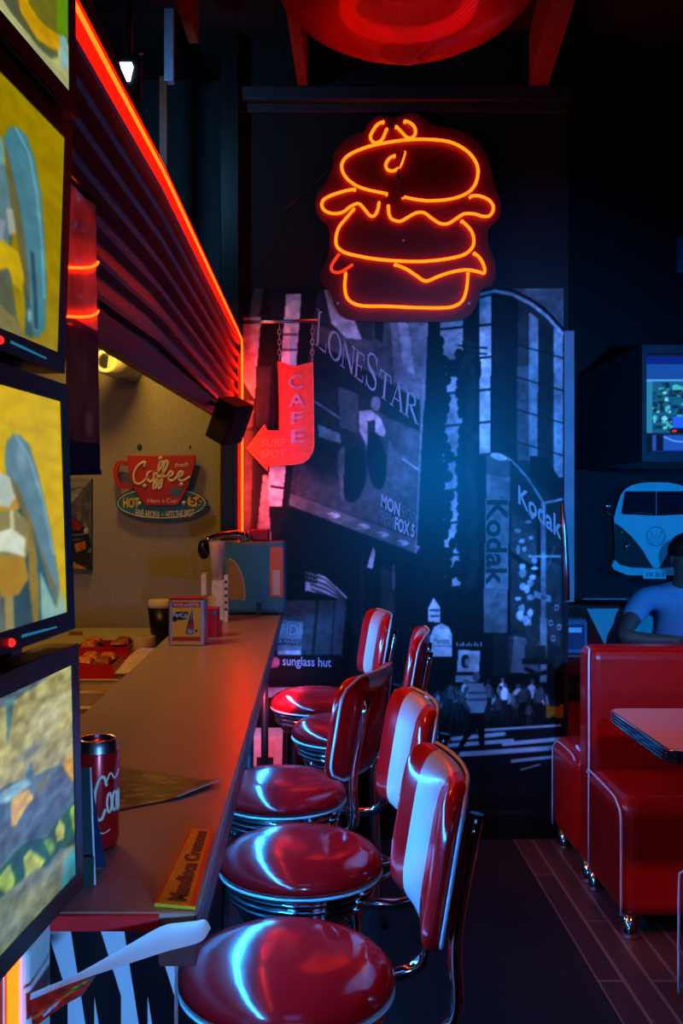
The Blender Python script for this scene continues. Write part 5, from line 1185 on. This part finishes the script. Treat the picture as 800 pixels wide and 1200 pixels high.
jn = skin_mesh([(PX,PY,.585,.15,.13),(PX-.1,PY-.05,.565,.098),(PX-.12,PY-.42,.568,.074),(PX-.12,PY-.44,.14,.056),(PX+.1,PY-.05,.565,.098),(PX+.12,PY-.42,.568,.074),(PX+.12,PY-.44,.14,.056)],[(0,1),(1,2),(2,3),(0,4),(4,5),(5,6)])
jn.build('jeans', M['jeans'], ps, weld=False)
for s_ in (1,-1):
    MB().sphere((PX+s_*.12,PY-.52,.045),(.05,.13,.045),14,8).build('shoe', M['black'], ps)
# red carton on the floor below the far counter end
bxr = thing('carton', 'red lit cardboard carton with a dark label under the far counter end', 'box', (-.205,4.3,0))
MB().box(-.285,-.125,4.2,4.4,0,.52).build('box', mat('pale_cardboard', rgb(200,170,150), .6), bxr, bevel=.003)
MB().box(-.235,-.165,4.1975,4.2,.38,.44).build('label', M['letterd'], bxr)
# ------------------------------------------------------------------ ceiling
def beam(nm, lab, a, b, w, h, ext):
    a, b = Vector(a), Vector(b); d = (a-b).normalized(); a2 = a+d*ext; s_ = Vector((w/2,0,0)); u = Vector((0,0,h))
    vs = [a2-s_,a2+s_,b+s_,b-s_]; vs += [v+u for v in vs]
    o = MB().add(vs,[(0,1,2,3),(7,6,5,4),(0,4,5,1),(1,5,6,2),(2,6,7,3),(3,7,4,0)]).build(nm, M['redpaint'], bevel=.003)
    return tag(o, lab, 'beam', 'red ceiling beams')
ZB = 3.36
def cb(px, py): Y = (ZB-H)*F/(VY-py); return P(px,py,Y)
beam('ceiling_beam', 'thin red ceiling beam left of the glowing lamp', cb(340,0), cb(355,104), .045, .24, 2.2)
beam('ceiling_beam', 'wider red ceiling beam right of the glowing lamp', cb(661,0), cb(630,104), .085, .24, 2.2)
beam('ceiling_beam', 'short red ceiling beam end at the upper left by the pipe', cb(211,0), cb(227,51), .04, .24, 2.2)
vp = thing('conduit', 'vertical lilac conduit at the upper left, ending in a thin red strip', 'conduit', (-.58,4.2,2.6))
Y = 4.2
MB().box(XX(192,Y),XX(203,Y),Y,Y+.05,ZZ(94,Y),3.6).build('channel', mat('lilac_painted_metal', rgb(150,140,165), .4), vp, bevel=.003)
MB().box(XX(186.5,Y),XX(195,Y),Y+.005,Y+.03,ZZ(215,Y),ZZ(94,Y)+.02).build('strip', M['redpaint'], vp)
tag(MB().box(-3.19,-.36,4.30,4.36,2.2,2.34).build('lintel', M['blackm']), 'dark lintel over the kitchen opening above the shutter', 'lintel')
Y = 3.6
fl_ = thing('floodlight', 'white glowing floodlight high at the upper left over the shutter', 'floodlight', (XX(150,Y),Y,ZZ(80,Y)))
MB().box(XX(138,Y),XX(164,Y),Y+.01,Y+.06,ZZ(112,Y),ZZ(62,Y)).build('housing', M['trim'], fl_, bevel=.006)
MB().prism([P(140,73,Y+.006),P(154,73,Y+.006),P(156,78,Y+.006),P(152,95,Y+.006),P(146,95,Y+.006)],(0,.006,0)).build('lens', M['flood'], fl_)
MB().sphere(P(165,62,Y+.01),.008,8,6).build('screw', M['steel'], fl_)
MB().tube([(XX(150,Y),Y+.035,ZZ(62,Y)),(XX(150,Y),Y+.035,3.6)], .012, 8).build('hanging_rod', M['blackm'], fl_)
# red glowing ceiling lamp
lx, ly = XX(478,3.2), 3.2
lm = thing('ceiling_lamp', 'red glowing ribbed ceiling lamp over the bar stools', 'lamp', (lx,ly,2.93))
pf = [(.0,2.925),(.03,2.93),(.09,2.965),(.16,2.99),(.25,3.03),(.34,3.08),(.41,3.15),(.44,3.24)]
nb = 180; vs = []; 
for k in range(nb):
    a = 2*PI*k/nb; rr_ = 1+(.006 if k % 2 else -.006)
    for r, z in pf: vs.append((lx+max(r,.001)*rr_*math.cos(a), ly+max(r,.001)*rr_*math.sin(a), z))
K_ = len(pf)
MB().add(vs,[(k*K_+i,((k+1)%nb)*K_+i,((k+1)%nb)*K_+i+1,k*K_+i+1) for k in range(nb) for i in range(K_-1)],0,False).build('ribbed_bowl', M['lampglass'], lm, fix=False)
MB().tube([(lx+.195*math.cos(a),ly+.195*math.sin(a),3.105) for a in np.linspace(0,2*PI,49)[:-1]], .026, 12, closed=True).build('glowing_ring', M['lampring'], lm)
MB().cyl((lx,ly),.05,3.2,3.25,20).build('lamp_holder', M['whitep'], lm)
MB().lathe([(0,3.25),(.46,3.24),(.47,3.26),(.1,3.34),(.03,3.36),(.03,3.6),(0,3.6)], (lx,ly), 40).build('canopy', M['blackm'], lm)

# ------------------------------------------------------------------ light
def lamp(kind, name, loc, target, energy, col, size=.2, spot=60, blend=.5, sy=None):
    l = bpy.data.lights.new(name, kind); l.energy = energy; l.color = col
    if kind == 'SPOT': l.spot_size = math.radians(spot); l.spot_blend = blend; l.shadow_soft_size = size
    elif kind == 'AREA':
        l.size = size
        if sy: l.shape = 'RECTANGLE'; l.size_y = sy
    else: l.shadow_soft_size = size
    o = bpy.data.objects.new(name, l); COL.objects.link(o); o.location = loc
    if target: o.rotation_euler = (Vector(target)-Vector(loc)).to_track_quat('-Z','Y').to_euler()
    return o
BLUE = (0,.22,1.)
lamp('SPOT','blue_spot', (.98,1.4,1.75), (1.0,4.48,1.55), 560, (0,.27,1.), .05, 54, .95)
lamp('SPOT','blue_spot_booth', (3.5,4.5,1.62), (1.85,5.9,1.2), 60, (0,.25,1.), .06, 70, .7)
lamp('AREA','blue_wash', (.3,-.6,3.3), (.4,2.6,.6), 4.5, (.02,.22,1.), .8)
lamp('SPOT','warm_spot', (1.3,.9,3.3), (1.85,3.5,.55), 125, (1.,.19,.03), .12, 42, .8)
lamp('SPOT','kitchen_lamp', (-.92,4.4,2.35), (-.9,4.92,1.7), 17, (1.,.58,.06), .08, 150, .9)
lamp('AREA','kitchen_counter_lamp', (-1.1,2.9,2.3), (-.4,3.0,1.0), 13, (1.,.42,.08), .4)
lamp('SPOT','red_under_counter', (-.24,3.75,.9), (-.2,4.3,.2), 22, (1.,.03,.008), .03, 100, .6)
lamp('SPOT','blue_counter_front', (.15,.2,1.12), (-.26,1.12,.95), 50, (.12,.40,1.), .04, 60, .8)
lamp('SPOT','floodlight_beam', (XX(150,3.6),3.72,ZZ(84,3.6)), (-.3,4.9,2.9), 9, (.15,.55,1.), .03, 150, .9)
def strip_lamp(name, a, b, facing, energy, col, wd):
    a, b = Vector(a), Vector(b); l = bpy.data.lights.new(name, 'AREA'); l.shape = 'RECTANGLE'; l.size = (b-a).length; l.size_y = wd; l.energy = energy; l.color = col
    o = bpy.data.objects.new(name, l); COL.objects.link(o); x = (b-a).normalized(); z = -(Vector(facing)-x*x.dot(Vector(facing))).normalized(); y = z.cross(x)
    o.matrix_world = Matrix(((x.x,y.x,z.x,0),(x.y,y.y,z.y,0),(x.z,y.z,z.z,0),(0,0,0,1))); o.location = (a+b)/2
strip_lamp('neon_strip_light', (-.302,1.0,2.19), (-.302,4.28,2.23), (.7,0,-.7), 3.2, (1,.06,.008), .012)
strip_lamp('neon_jamb_light', (-.300,4.352,1.4), (-.300,4.352,2.1), (.6,.8,0), 2.6, (1,.05,.008), .008)
lamp('SPOT','blue_beam', (.9,2.2,3.0), (-.44,3.4,1.05), 60, (.12,.25,1.), .01, 5.5, .5)
w = bpy.data.worlds.new('night'); S.world = w; w.use_nodes = True
w.node_tree.nodes['Background'].inputs[0].default_value = (.01,.014,.03,1); w.node_tree.nodes['Background'].inputs[1].default_value = .2

# ------------------------------------------------------------------ camera
cd = bpy.data.cameras.new('camera'); cam = bpy.data.objects.new('camera', cd); COL.objects.link(cam)
cam.location = (0,0,H); cam.rotation_euler = (PI/2,0,0)
cd.sensor_fit = 'VERTICAL'; cd.sensor_height = 36; cd.sensor_width = 24; cd.lens = F/1200*36
cd.shift_x = (400-VX)/1200; cd.shift_y = -(600-VY)/1200; cd.clip_start = .02
S.camera = cam
S.view_settings.view_transform = 'Standard'; S.view_settings.look = 'None'; S.view_settings.gamma = 1; S.view_settings.exposure = 0; S.view_settings.use_curve_mapping = False
for o in list(bpy.data.objects):
    if '_o' in o: del o['_o']
